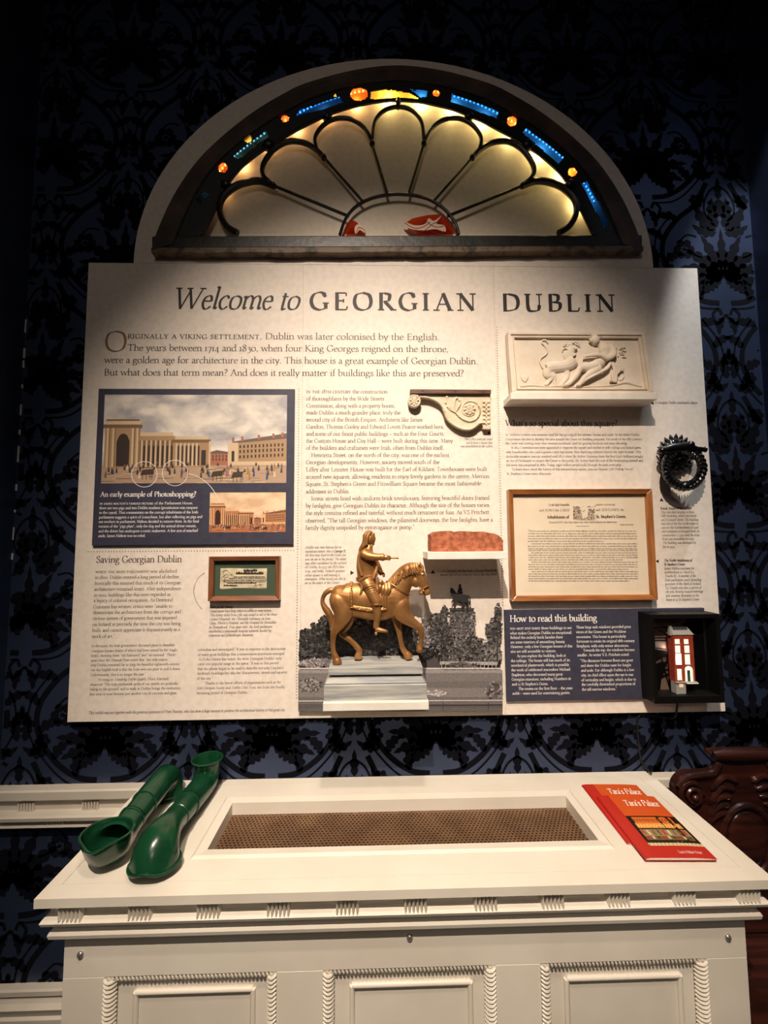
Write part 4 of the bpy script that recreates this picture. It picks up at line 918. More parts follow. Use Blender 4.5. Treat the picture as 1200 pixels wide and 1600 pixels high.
# the lion: body, hind legs, chest, mane head
limb(W_, [(345, 345), (390, 335), (440, 330), (500, 320), (540, 290)], [38, 48, 44, 46, 50], -.007, .7)
limb(W_, [(350, 350), (352, 390), (385, 405), (360, 440), (350, 455), (330, 462)], [34, 32, 22, 15, 14, 9], -.006, .7)
limb(W_, [(370, 360), (400, 400), (405, 440), (420, 462), (400, 466)], [30, 22, 14, 12, 8], -.008, .6)
limb(W_, [(530, 270), (505, 240), (520, 205), (560, 190)], [50, 46, 40, 30], -.008, .5)
limb(W_, [(480, 330), (500, 390), (470, 440), (450, 462), (430, 466)], [28, 20, 14, 11, 8], -.008, .6)
remeshed(W_, 'relief_figures', plaster, rel, .0011, 4)
D_ = MB()
for i in range(7): limb(D_, [(800-i*3, 300+i*6), (780-i*10, 350+i*6), (720-i*14, 388+i*7), (660-i*8, 408+i*6), (612, 425+i*5)], [7, 9, 9, 8, 5], [.002, .006, .008, .006, .002], .9)
for i in range(5): limb(D_, [(800+i*18, 300+i*6), (830+i*9, 350+i*4), (815+i*7, 400), (825+i*5, 448)], [9, 11, 9, 6], 0, 1.0)
limb(D_, [(830, 330), (880, 345), (885, 365), (850, 350)], [12, 12, 9, 6], .001); limb(D_, [(800, 440), (840, 425), (850, 405)], [9, 9, 7], 0)
D_.build('drapery', plaster, rel, smooth=True)
C_ = MB(); rr = random.Random(9)
for i in range(40): a = rr.uniform(0, 6.28); r = rr.random()**.5; C_.ball(RQ(690+46*r*math.cos(a), 124+26*r*math.sin(a), .001), rr.uniform(.002, .0042), 7, 5)
limb(C_, [(645, 140), (660, 158), (668, 162)], [7, 7, 5], .004)
C_.build('curled_hair', plaster, rel, smooth=True)
C_ = MB()
for i in range(18): a = math.radians(rr.uniform(60, 330)); x, y = 520+rr.uniform(-40, 30), 190+rr.uniform(-26, 26); limb(C_, [(x, y), (x+16*math.cos(a), y-10*math.sin(a)), (x+30*math.cos(a+.6), y-20*math.sin(a+.6))], [7, 7, 3], -.003, k=2, n=7)
limb(C_, [(455, 220), (470, 205), (495, 215)], [5, 6, 5], .001); limb(C_, [(530, 170), (548, 160), (585, 180)], [5, 6, 4], .001); limb(C_, [(540, 200), (552, 210), (562, 200)], [7, 8, 5], .001)
C_.build('lion_mane', plaster, rel, smooth=True)
C_ = MB(); limb(C_, [(318, 340), (300, 300), (305, 270), (340, 245), (352, 215), (335, 180), (312, 160), (318, 140), (345, 142), (355, 160)], [6, 6, 6, 5, 5, 5, 5, 6, 8, 5], -.005); C_.build('lion_tail', plaster, rel, smooth=True)
C_ = MB()
for i in range(26): x, y = 875+rr.uniform(-38, 42), 222+rr.uniform(-32, 40); C_.ball(RQ(x, y, -.006), (.0035*rr.uniform(.6, 1.4), .003, .0022), 7, 5)
for i in range(9): a = math.radians(rr.uniform(40, 140)); limb(C_, [(190, 440), (190+22*math.cos(a), 440-26*math.sin(a)), (190+44*math.cos(a), 440-60*math.sin(a))], [3, 6, 2], -.006, k=2, n=6)
limb(C_, [(160, 470), (250, 462), (330, 470), (450, 468), (560, 474), (700, 470), (830, 462), (920, 440), (1000, 462), (1040, 470)], [8, 9, 7, 8, 6, 7, 8, 14, 9, 7], -.008); limb(C_, [(880, 430), (905, 400), (890, 370)], [10, 8, 5], -.007)
C_.build('rock_and_leaves', plaster, rel, smooth=True)
# ---- red brick
brickm = mat('worn_red_brick', (186, 112, 82), .9, var=.25, vscale=60, rgb2=(134, 76, 54), bump=1.0, bscale=70, spec=.15)
x0, x1 = P(674, 860, -.115).x, P(787, 860, -.115).x; zt = P(700, 829.5, -.11).z
bm = bmesh.new(); bmesh.ops.create_cube(bm, size=1)
bmesh.ops.subdivide_edges(bm, edges=bm.edges, cuts=14, use_grid_fill=True)
from mathutils import noise
for v in bm.verts:
    u, vv, ww = v.co
    # rounded long left end, chipped upper right corner
    n_ = noise.fractal(Vector((u*4, vv*3, ww*3)), 1, 2, 4)
    tp = [(-.5,.14),(-.46,.05),(-.38,.01),(-.25,0),(0,.04),(.12,.07),(.2,.04),(.33,.12),(.42,.2),(.47,.3),(.5,.46)]; dr = 0
    for (ua, da), (ub, db) in zip(tp, tp[1:]):
        if ua <= u <= ub: dr = da+(db-da)*(u-ua)/(ub-ua)
    zz = ww-(ww+.5)*dr-(.05*max(0, noise.noise(Vector((u*9, ww*6, 1)))) if ww > .3 else 0)-0*.32*max(0, u-.12)*max(0, ww+.1)-.5*max(0, u-.40)*max(0, ww+.2)-(.05*max(0, noise.noise(Vector((u*9, ww*6, 1)))) if ww > .3 else 0)
    rx = 1+.012*n_; c = max(0, abs(u)-.44)/.06; rnd = 1-.12*c*c
    v.co = Vector(((x0+x1)/2+u*(x1-x0)*rx, -.075+vv*.085*rnd*(1+.03*n_), z_b+.0005+(zz*rnd+.5)*(zt-z_b)*(1+.025*n_ if ww > -.4 else 1)))
    if ww <= -.499: v.co.z = z_b+.0003
me = bpy.data.meshes.new('brick'); bm.to_mesh(me); bm.free(); me.materials.append(brickm)
for p in me.polygons: p.use_smooth = True
brick = bpy.data.objects.new('clay_brick', me); COL.objects.link(brick); me.set_sharp_from_angle(angle=math.radians(50))
tag(brick, 'rough old red clay brick lying on the small white shelf', 'brick')
# ---- stair tread end
tread = thing('stair_bracket', 'cream carved staircase tread end with scrolls under a brown wooden strip', 'bracket', (P(703, 610, BY).x, BY, P(703, 610, BY).z))
def BQ(cx, cy, y): return P(630+cx/8, 600+cy/8, y)
carved = mat('cream_carved_plaster', (229, 216, 193), .7, var=.4, vscale=30, rgb2=(204, 188, 160), bump=.3, bscale=120, spec=.2)
wst = wood('brown_batten', (110, 70, 44), (70, 42, 28), 0, 14, .5, .1)
q = [BQ(x, y, -.045) for x, y in ((88, 66), (1097, 73), (1095, 124), (88, 120))]; MB().slab([(p.x, p.z) for p in q], -.047, BY-.0007).build('batten', wst, tread, bevel=.001)
for x, y in ((240, 86), (656, 95), (1008, 98)): MB().ball(BQ(x, y, -.047), .0022, 8, 6).build('nail_head', lead, tread, smooth=True)
edge = [(215, 165), (300, 172), (400, 205), (475, 265), (515, 340), (540, 420), (600, 490), (700, 550), (800, 572), (880, 550), (940, 500), (975, 490), (1000, 522)]
out = cr([(x, y) for x, y in edge], 5)
poly = [(90, 122)]+[(215, 140)]+out+[(1000, 560), (1098, 560), (1095, 124)]
q = [BQ(x, y, -.040) for x, y in poly]; MB().slab([(p.x, p.z) for p in q], -.037, BY-.0007).build('scroll_board', carved, tread, bevel=.001)
m3 = MB(); qs = [BQ(x, y, -.038) for x, y in cr(edge[:-1], 8)]
m3.tube(qs, .0042, 8)
for i, p in enumerate(resample([tuple(a) for a in qs], 46)): m3.ball((p[0], p[1]-.002, p[2]), (.0038, .0035, .0032), 8, 6)
m3.build('rope_edge', carved, tread, smooth=True)
m3 = MB()
def rosette(mb, cx, cy, r, y, pet=6):
    for R_, n_ in ((.72, pet+1), (.36, pet-1)):
        for k2 in range(n_):
            a = 6.283*k2/n_+R_; mb.ball(BQ(cx+r*R_*math.cos(a), cy+r*R_*math.sin(a), y), (r*.30/8*.00197, .004, r*.27/8*.00197), 8, 6)
    mb.ball(BQ(cx, cy, y), (r*.18*.00025, .005, r*.18*.00025), 8, 6)
p = BQ(138, 212, -.040); rk = 80/8*.00197
m3.slab([(p.x+rk*math.cos(6.283*i/24), p.z+rk*math.sin(6.283*i/24)) for i in range(24)], -.042, BY-.0007); m3.tube([(p.x+rk*.93*math.cos(6.283*i/24), -.042, p.z+rk*.93*math.sin(6.283*i/24)) for i in range(24)], .0026, 6, True)
rosette(m3, 138, 212, 62, -.043); m3.build('rosette_boss', carved, tread, smooth=True)
m3 = MB(); rosette(m3, 830, 315, 78, -.039, 7)
sp = [(650, 355), (700, 412), (765, 452), (835, 468), (900, 445), (945, 390), (955, 320), (925, 250), (850, 218), (775, 238), (738, 300), (755, 370), (830, 402), (890, 370)]
qs = [BQ(x, y, -.037) for x, y in cr(sp, 6)]; m3.tube(qs, [(.003, .0022)]*len(qs), 6)
for p in resample([tuple(a) for a in qs[:40]], 18): m3.ball((p[0], -.040, p[2]), .0030, 7, 5)
m3.build('spiral_scroll', carved, tread, smooth=True)
m3 = MB()
for pts in ([(650, 350), (600, 290), (560, 220), (545, 165)], [(655, 340), (640, 270), (650, 200), (670, 175)], [(660, 345), (690, 290), (715, 240), (705, 205)], [(640, 345), (580, 300), (550, 250), (535, 235)], [(640, 350), (590, 320), (555, 285)]):
    qs = [BQ(x, y, -.038) for x, y in cr(pts, 5)]; m3.tube(qs, [(.003, .0016+.0022*abs(math.sin(i/len(qs)*3.1))) for i in range(len(qs))], 7); m3.ball(qs[-1], (.0045, .004, .0045), 8, 6)
for j in range(6):
    for s in (-1, 1): m3.ball(BQ(1038+s*28, 225+j*52, -.039), (.0052, .004, .0050), 8, 6)
    m3.ball(BQ(1038, 250+j*50, -.039), (.0026, .004, .0050), 8, 6)
m3.build('acanthus_leaves', carved, tread, smooth=True)
q = [BQ(x, y, -.040) for x, y in ((978, 195), (1098, 195), (1098, 562), (1002, 562), (1002, 500), (978, 480))]; MB().slab([(p.x, p.z) for p in q], -.0385, -.03).build('end_strip', carved, tread, bevel=.001)
# ---- iron door knocker
iron = mat('black_gloss_iron', (9, 8, 9), .28, bump=.25, bscale=120, spec=.6)
kn = thing('door_knocker', 'black iron door knocker with a leafy boss and a twisted wreath ring', 'door knocker', (P(1066, 710, BY).x, BY, P(1066, 710, BY).z))
def KQ(cx, cy, y): return P(1000+cx/5.335, 660+cy/5.335, y)
uk = 1.24/640/5.335; m3 = MB()
c = KQ(305, 255, -.042); m3.ball(c, (118*uk, .020, 125*uk), 18, 10); m3.build('boss', iron, kn, smooth=True)
m3 = MB(); rr = random.Random(2)
for R_, n_, yy, s in ((134, 20, -.030, 24), (104, 16, -.047, 24), (66, 10, -.058, 24)):
    for k2 in range(n_):
        a = 6.283*k2/n_; c_, s_ = math.cos(a), math.sin(a)
        m3.tube([KQ(300+R_*q_*c_, 258+R_*q_*s_, yy+e_) for q_, e_ in ((.62, -.006), (.85, -.010), (1.02, -.008), (1.2, .002))], [(.004, .010), (.006, .5*s*uk*1.7), (.005, .5*s*uk*1.5), (.002, .002)], 8)
m3.build('leaf_rosette', iron, kn, smooth=True)
m3 = MB(); m3.tube([KQ(165, 235, -.075), KQ(260, 215, -.078), KQ(400, 205, -.08), KQ(470, 222, -.078), KQ(530, 226, -.076), KQ(545, 226, -.076)], [20*uk, 42*uk, 40*uk, 22*uk, 20*uk, 26*uk], 12)
m3.ball(KQ(185, 235, -.075), 32*uk, 10, 8); m3.ball(KQ(420, 185, -.085), 32*uk, 10, 8); m3.tube([KQ(420, 200, -.07), KQ(420, 205, BY-.008)], 24*uk, 10)
m3.tube([KQ(300, 240, -.075), KQ(300, 240, -.04)], 40*uk, 10)
m3.build('hinge_bar', iron, kn, smooth=True)
m3 = MB(); ring = []
for i in range(48):
    a = 6.283*i/48; ring.append(KQ(368+150*math.cos(a), 378+156*math.sin(a), -.068))
m3.tube(ring, 30*uk, 10, True)
rr = random.Random(6)
for i in range(30):
    a = 6.283*i/30
    for s in (-1, 1):
        lp = [(a-.16, 150-s*4), (a-.05, 150+s*12), (a+.08, 150+s*28), (a+.17, 150+s*(38+rr.uniform(-4, 8)))]
        m3.tube([KQ(368+q_*math.cos(b_), 378+(q_+5)*math.sin(b_), -.076-.006*(1-abs(j_-1)*.8)+.004*j_) for j_, (b_, q_) in enumerate(lp)], [.002, .0062, .0058, .0012], 7)
    for s in (0,): r2 = 150+(15 if s else -15); m3.ball(KQ(368+r2*math.cos(a+.07*s), 378+(r2+6)*math.sin(a+.07*s), -.073-.004*s), (15*uk, 20*uk, 15*uk), 7, 5)
m3.ball(KQ(370, 530, -.074), (36*uk, 36*uk, 32*uk), 10, 8)
m3.build('wreath_ring', iron, kn, smooth=True)
# ---- framed pieces
oak = wood('honey_oak', (168, 108, 58), (132, 78, 38), 0, 10, .35, .4); oakv = wood('honey_oak_upright', (168, 108, 58), (132, 78, 38), 2, 10, .35, .4)
wal = wood('brown_walnut', (140, 88, 56), (108, 64, 40), 0, 12, .4, .3); walv = wood('brown_walnut_upright', (140, 88, 56), (108, 64, 40), 2, 12, .4, .3)
pglass = glass('picture_glass', (250, 250, 248), .03)
def frame(name, label, outer, wd, th, mh, mv):
    yf = BY-th; q = [P(x, y, yf) for x, y in outer]; x0 = (q[0].x+q[3].x)/2; x1 = (q[1].x+q[2].x)/2; z1 = (q[0].z+q[1].z)/2; z0 = (q[2].z+q[3].z)/2
    t = thing(name, label, 'framed picture', ((x0+x1)/2, BY, z0)); b = BY-.0007; c = th*.35
    def rail_(pts_o, pts_i, m):
        m3 = MB(); o0, o1 = pts_o; i0, i1 = pts_i
        m3.add([(o0[0], b, o0[1]), (o1[0], b, o1[1]), (o1[0], yf, o1[1]), (o0[0], yf, o0[1]), (i0[0], yf+c*.6, i0[1]), (i1[0], yf+c*.6, i1[1]), (i1[0], b, i1[1]), (i0[0], b, i0[1])],
               [(0,1,2,3), (3,2,5,4), (4,5,6,7), (7,6,1,0), (0,3,4,7), (1,6,5,2)]); m3.build('frame_rail', m, t, bevel=.0012)
    A, B_, C, D = (x0, z1), (x1, z1), (x1, z0), (x0, z0); a_, b_, c_, d_ = (x0+wd, z1-wd), (x1-wd, z1-wd), (x1-wd, z0+wd), (x0+wd, z0+wd)
    rail_((A, B_), (a_, b_), mh); rail_((D, C), (d_, c_), mh); rail_((A, D), (a_, d_), mv); rail_((B_, C), (b_, c_), mv)
    return t, (x0+wd, x1-wd, z0+wd, z1-wd), yf
doc, (dx0, dx1, dz0, dz1), dyf = frame('framed_document', 'large honey oak framed cream printed document above the navy text panel', [(794.7, 765), (1020.4, 763.2), (1026.9, 936), (800, 941)], .0155, .026, oak, oakv)
pap = mat('old_cream_paper', (239, 224, 203), .7, var=.35, vscale=12, rgb2=(230, 213, 190), bump=.15, bscale=25)
DY = BY-.010
MB().box(dx0-.002, dx1+.002, DY, BY-.001, dz0-.002, dz1+.002).build('paper', pap, doc)
def DQ(T_, rows, em, wt=1.2, org=(810, 775)): px_lines(T_, DY, org, 5.714, em, rows, wt)
T = Text(DY-.0004, 2)
DQ(T, [('To the Right Honorable', 268, 88, 445), ('^david latouche,^', 692, 86, 870)], 6); DQ(T, [('and _NOBLE_ the _LORDS_', 185, 138, 452), ('and _GENTLEMEN,_ the', 688, 134, 945)], 7); DQ(T, [('*Inhabitants of*', 258, 200, 452), ("*St. Stephen's Green,*", 692, 196, 962)], 9.5, 1.35)
DQ(T, [('_The annexed PLATE, a View of Saint Stephens Green, Dublin, is humbly dedicated by their obedient Servant,_', 270, 243, 880), ('^james malton.^', 908, 262, 1030)], 5); DQ(T, [('^The^', 85, 320, 125)], 7.5)
rr = random.Random(21)
def scribble(T_, Y_, x0, y, x1, org, sc, h, wt=.9):
    """a line of print too small to read: word-length runs of upright ink strokes"""
    x = x0
    while x < x1:
        wl = rr.uniform(12, 46); e = min(x+wl, x1); xx = x
        while xx < e:
            up = h*(1.6 if rr.random() < .25 else 1.0); a_ = P(org[0]+xx/sc, org[1]+y/sc, Y_); b_ = P(org[0]+(xx+rr.uniform(-.5, 1.2))/sc, org[1]+(y-up)/sc, Y_)
            T_.ribbon([(a_.x, a_.z), (b_.x, b_.z)], lambda q1, q2: wt*.0010); xx += rr.uniform(3.0, 4.6)
        x = e+rr.uniform(5, 8)
for i in range(8):
    y = 318+i*22.6; scribble(T, DY, 130 if i == 0 else (118 if i == 5 else 86), y, (1056, 1056, 1060, 1060, 760, 1062, 1062, 1062, 1062)[i], (810, 775), 5.714, 7)
for i in range(14):
    y = 34+i*20.9; scribble(T, DY, 118 if i in (1, 5, 9) else 90, y, (1062, 1062, 1062, 1062, 930, 1062, 1062, 1066, 980, 1066, 1066, 1066, 1070, 988)[i], (810, 855), 5.714, 7)
a_ = P(810+515/5.714, 775+270/5.714, DY); b_ = P(810+633/5.714, 775+270/5.714, DY); T.ribbon([(a_.x, a_.z), (b_.x, a_.z)], lambda a, b: .0012)
T.build('printed_text', ink_soft, doc)
vg = Print(DY-.0006); rg = random.Random(31)
def DP(cx, cy): return (810+cx/5.714, 775+cy/5.714)
vg.pp([DP(475, 95), DP(530, 95), DP(545, 150), DP(560, 200), DP(600, 215), DP(475, 217)], (196, 178, 156)); vg.pp([DP(610, 110), DP(650, 130), DP(672, 195), DP(665, 217), DP(600, 217)], (200, 182, 160))
for i in range(230):
    x, y = rg.uniform(475, 668), rg.uniform(90, 217)
    if 545 < x < 610 and y < 195 and rg.random() < .8: continue
    q = rg.uniform(3, 8); v = rg.randint(46, 130); x_, y_ = DP(x, y); q /= 5.714; vg.pp([(x_-q, y_), (x_, y_-q*.5), (x_+q, y_), (x_, y_+q*.5)], (v, int(v*.9), int(v*.8)))
vg.mb.build('vignette_print', PICC, doc, fix=False)
MB().flat([(dx0, dz0), (dx1, dz0), (dx1, dz1), (dx0, dz1)], DY-.004).build('glass_pane', pglass, doc, fix=False)
tick, (tx0, tx1, tz0, tz1), tyf = frame('framed_ticket', 'small walnut framed lottery ticket on a green mount, lower left of the panel', [(325.8, 870), (437.2, 868.7), (435.8, 938), (324.8, 939.8)], .0135, .024, wal, walv)
grn = mat('green_mount_card', (66, 82, 64), .8); TY = BY-.006
MB().box(tx0-.002, tx1+.002, TY, BY-.001, tz0-.002, tz1+.002).build('mount', grn, tick)
def TQ(cx, cy, Y=TY): return P(315+cx/9.23, 860+cy/9.23, Y)
q = [TQ(x, y) for x, y in ((275, 258), (420, 255), (700, 262), (945, 258), (938, 400), (940, 540), (925, 548), (500, 546), (278, 558), (264, 540), (272, 400))]; MB().slab([(p.x, p.z) for p in q], TY-.0008, TY+.0005).build('ticket', mat('ticket_paper', (232, 218, 186), .7, var=.3, vscale=40), tick)
T = Text(TY-.0014, 2)
for i, (x, y, x1, h, wt) in enumerate(((610, 303, 800, 22, 2.0), (500, 345, 890, 24, 2.2), (460, 390, 910, 12, 1), (400, 412, 925, 9, 1), (320, 437, 930, 9, 1), (315, 458, 930, 8, 1), (370, 478, 790, 12, 1.3), (320, 515, 515, 14, 1.5))): scribble(T, TY-.0014, x, y, x1, (315, 860), 9.23, h, wt)
def tl_(pts, w_=.0009): qq = cr([(TQ(x, y).x, TQ(x, y).z) for x, y in pts], 4); T.ribbon(qq, lambda a, b: w_)
tl_([(300, 440), (290, 400), (330, 360), (310, 320), (360, 285), (400, 320), (455, 360)]); tl_([(320, 380), (360, 345), (400, 360), (420, 345), (440, 370)]); tl_([(300, 430), (340, 435), (330, 400), (390, 380)]); tl_([(300, 300), (340, 290), (350, 300)])
tl_([(750, 525), (790, 480), (780, 520), (810, 505), (850, 480), (840, 510), (885, 485)], .0012); tl_([(283, 545), (600, 540), (930, 536)], .0005)
T.build('printed_text', ink, tick)
MB().flat([(tx0, tz0), (tx1, tz0), (tx1, tz1), (tx0, tz1)], TY-.005).build('glass_pane', pglass, tick, fix=False)
# ---------------------------------------------------------------- plinth with the gilded rider
stone = wood('grey_painted_plinth', (184, 182, 174), (132, 136, 140), 0, 8, .55, 0)
YS = -.108; US = (1.3+YS)/640/6.316
def S(cx, cy, dy=0.0): return P(500+cx/6.316, 820+cy/6.316, YS+dy*US)
ptop = (S(165, 1388, -55).z+S(375, 1338, 50).z+S(880, 1333, 45).z)/3
pl = thing('plinth', 'grey painted wooden plinth under the golden rider, on the lowest shelf', 'plinth', (P(587, 1090, YS).x, YS, z_s))
a, b = P(513, 1043, -.158), P(660.5, 1043, -.158)
MB().box(a.x, b.x, -.158, -.045, ptop-.019, ptop).build('top_slab', stone, pl, bevel=.001)
a, b = P(519, 1050, -.15), P(656, 1050, -.15); MB().box(a.x, b.x, -.150, -.05, ptop-.026, ptop-.019).build('neck', mat('dark_gap', (40, 38, 36), .8), pl)
a2, b2 = P(506.5, 1090, -.165), P(666.5, 1090, -.165); zb_ = z_s+.0004; zt_ = ptop-.026
prof = [(a2.x, zb_), (b2.x, zb_), (b2.x, zb_+(zt_-zb_)*.72), (b2.x-.004, zb_+(zt_-zb_)*.78), (b2.x-.001, zb_+(zt_-zb_)*.84), (b2.x-.007, zt_), (a2.x+.007, zt_), (a2.x+.001, zb_+(zt_-zb_)*.84), (a2.x+.004, zb_+(zt_-zb_)*.78), (a2.x, zb_+(zt_-zb_)*.72)]
mb = MB(); rings = []
for z_, ins in ((zb_, 0), (zb_+(zt_-zb_)*.70, 0), (zb_+(zt_-zb_)*.74, .004), (zb_+(zt_-zb_)*.80, .002), (zb_+(zt_-zb_)*.86, .006), (zt_, .010)):
    rings.append([(a2.x+ins, -.172+ins, z_), (b2.x-ins, -.172+ins, z_), (b2.x-ins, -.04, z_), (a2.x+ins, -.04, z_)])
mb.loft(rings); mb.build('block', stone, pl)
gold = mat('old_gold_bronze', (196, 146, 92), .42, metal=.6, var=.45, vscale=26, rgb2=(150, 104, 58), bump=.12, bscale=130)
st = thing('equestrian_statue', 'golden statuette of a long-haired rider on a walking horse, pointing a baton', 'statue', (S(500, 1300).x, YS, ptop))
def sl(mb, pts, n=16, k=4, dyr=None):
    """pts: (x, y, dy, depth radius, in-plane radius) in the tracing grid"""
    q = cr(pts, k); mb.tube([S(a[0], a[1], a[2]) for a in q], [(a[3]*US, a[4]*US) for a in q], n)
H = MB()
sl(H, [(108,700,0,25,25),(122,702,0,55,60),(155,708,0,80,102),(210,733,0,98,143),(290,752,0,104,160),(380,764,0,104,165),(480,777,0,104,170),(580,780,0,103,178),(660,764,0,100,176),(740,764,0,92,165),(800,775,0,78,130),(850,792,0,50,75),(872,800,0,20,26)], 24)
sl(H, [(700,750,0,80,140),(760,655,0,62,128),(820,560,0,52,108),(878,490,0,44,88),(930,445,0,36,62)], 20)
sl(H, [(925,440,0,38,52),(972,500,0,42,66),(1012,578,0,34,52),(1042,645,0,27,40),(1052,690,0,25,36),(1050,712,0,14,18)], 18)
H.ball(S(950,572), (60*US, 38*US, 62*US), 16, 10); H.ball(S(1002,688), (28*US, 22*US, 26*US), 12, 8); H.ball(S(1062,682), (26*US, 26*US, 30*US), 12, 8)
H.ball(S(1016,505,-38), (18*US, 10*US, 12*US), 10, 8); H.ball(S(1074,672,-22), (8*US, 7*US, 9*US), 8, 6)
for d in (-24, 24): sl(H, [(962,430,d,14,22),(980,402,d,10,15),(998,374,d,3,3)], 10)
# legs
sl(H, [(215,690,-20,18,40),(208,722,-38,48,92),(205,755,-45,60,113),(232,870,-55,58,104),(192,985,-58,42,66),(140,1078,-58,26,36),(128,1170,-58,19,26),(132,1260,-58,18,24),(148,1312,-58,24,32),(160,1345,-58,28,34)], 16)
sl(H, [(158,1340,-58,30,36),(166,1362,-58,36,44),(170,1389,-58,38,48)], 14)
sl(H, [(215,690,20,18,40),(220,735,38,48,90),(225,785,45,58,108),(268,900,50,52,86),(262,1000,50,36,52),(215,1075,50,26,34),(240,1112,50,22,30),(290,1150,50,20,28),(345,1200,50,20,28),(388,1258,50,24,32),(380,1296,50,26,30)], 16)
sl(H, [(384,1285,50,28,30),(376,1312,50,32,36),(372,1338,50,34,40)], 14)
sl(H, [(770,690,-15,14,40),(776,740,-30,38,80),(786,800,-42,50,98),(815,890,-48,44,86),(880,960,-50,34,56),(965,1015,-50,26,38),(996,1060,-50,22,32),(1000,1130,-50,17,25),(994,1195,-50,17,24),(985,1225,-50,21,30),(978,1245,-50,22,32)], 16)
sl(H, [(990,1222,-50,20,26),(984,1250,-50,28,34),(978,1276,-50,24,28)], 14)
sl(H, [(765,740,15,14,40),(765,800,32,38,70),(765,860,42,48,80),(762,970,45,32,46),(780,1070,45,22,30),(798,1165,45,18,25),(820,1240,45,20,28),(850,1285,45,24,32)], 16)
sl(H, [(850,1282,45,26,32),(870,1308,45,32,40),(884,1333,45,34,44)], 14)
horse = remeshed(H, 'horse', gold, st, .0014, 12)
st.location.z += ptop+.0005-min(v.co.z for v in horse.data.vertices)
m3 = MB()
sl(m3, [(128,662,0,22,26),(95,664,0,22,26),(55,692,0,20,24),(30,735,0,18,20),(26,785,0,20,22),(48,835,0,26,30),(82,885,0,30,34),(106,940,0,28,32),(118,1000,0,20,24),(108,1062,0,4,5)], 14, 5); m3.build('tail', gold, horse, smooth=True)
m3 = MB(); rr = random.Random(14)
for i in range(26):
    t = i/25; bx, by = 960-290*t, 398+190*t**1.4-40*math.sin(t*3.1)
    for d in (-1, 1):
        sl(m3, [(bx, by, d*14, 12, 14), (bx-14+rr.uniform(-6, 6)+18*(1-t), by+34, d*(36+16*t), 11, 13), (bx-16+rr.uniform(-16, 16)+36*(1-t), by+74, d*(44+24*t), 9, 12), (bx-26+rr.uniform(-20, 20)+46*(1-t), by+106+30*t, d*(50+30*t), 4, 4)], 7, 3)
for d in (-1, 1): sl(m3, [(975, 400, d*10, 14, 16), (1010, 430, d*20, 12, 14), (1012, 465, d*30, 8, 10), (1000, 480, d*34, 3, 3)], 7, 3)
m3.build('mane', gold, horse, smooth=True)
m3 = MB()
def ringpts(cx, cy, r, dz, tilt_, n=24): return [S(cx+r*math.cos(6.283*i/n)*math.cos(tilt_), cy+r*math.cos(6.283*i/n)*math.sin(tilt_), dz*math.sin(6.283*i/n)) for i in range(n)]
m3.tube(ringpts(1030, 640, 56, 40, -.42), 6*US, 6, True); m3.tube([S(950, 430, -38), S(960, 540, -44), S(985, 650, -38)], 5*US, 6)

m3.ball(S(1022, 668, -32), 12*US, 10, 8); m3.tube(ringpts(770, 640, 135, 86, .55), 6*US, 6, True)
m3.build('bridle', gold, horse, smooth=True)
# saddle cloth shell over the barrel
def barrel(x):
    tab = [(210,733,98,143),(290,752,104,160),(380,764,104,165),(480,777,104,170),(580,780,103,178),(660,764,100,176),(740,764,92,165)]
    for i in range(len(tab)-1):
        if tab[i][0] <= x <= tab[i+1][0]:
            t = (x-tab[i][0])/(tab[i+1][0]-tab[i][0]); return [a+(b-a)*t for a, b in zip(tab[i], tab[i+1])][1:]
def bpt(x, th, off):
    zc, rd, rz = barrel(x); return S(x, zc-(rz+off)*math.cos(th), -(rd+off)*math.sin(th))
m3 = MB(); rings = []; NX, NTh = 18, 36
for i in range(NX+1):
    x = 292+(660-292)*i/NX; e = []
    for j in range(NTh+1):
        th = -2.12+4.24*j/NTh; e.append(bpt(x, th, 9+2*math.sin(x*.05+th*3)))
    for j in range(NTh, -1, -1): e.append(bpt(x, -2.12+4.24*j/NTh, 1))
    rings.append(e)
m3.loft(rings); cloth = m3.build('saddle_cloth', gold, horse, smooth=True, angle=60)
m3 = MB()
for inset in (4, 30):
    for s in (-1, 1):
        e = [bpt(294+inset, s*t_, 12) for t_ in [2.1*i/20 for i in range(21)]]; m3.tube(e, 6*US, 6)
        lo_ = 2.10-inset*.0055; m3.tube([bpt(x, s*lo_, 12) for x in range(294+inset, 659-inset, 12)], 6*US, 6); m3.tube([bpt(658-inset, s*(.8+1.3*i/12), 12) for i in range(13)], 6*US, 6)
rr = random.Random(3)
for i in range(34): m3.ball(bpt(309, rr.uniform(.1, 2.05), 13), 10*US, 6, 5)
for i in range(34): m3.ball(bpt(rr.uniform(300, 650), 2.02, 13), 10*US, 6, 5)
m3.build('braid_border', gold, cloth, smooth=True)
# rider
Rm = MB()
sl(Rm, [(480,600,0,74,80),(472,545,0,66,84),(466,480,0,62,88),(463,400,0,66,95),(462,330,0,76,92),(466,285,0,78,74),(480,250,0,46,44),(490,215,0,32,36)], 18)
Rm.ball(S(492,150), (46*US, 44*US, 62*US), 18, 12)
sl(Rm, [(505,110,0,34,38),(518,140,0,34,30),(516,175,0,30,30),(506,200,0,22,22)], 12)          # face
sl(Rm, [(535,128,0,7,6),(546,152,0,8,7),(540,162,0,9,8)], 8); Rm.ball(S(524,206), (18*US, 16*US, 13*US), 10, 8); sl(Rm, [(532,182,-10,6,5),(537,182,0,8,6),(532,182,10,6,5)], 8)
sl(Rm, [(520,122,-16,8,6),(534,120,-8,8,6)], 8); Rm.ball(S(526,136,-18), (7*US, 6*US, 5*US), 8, 6); Rm.ball(S(526,136,18), (7*US, 6*US, 5*US), 8, 6)
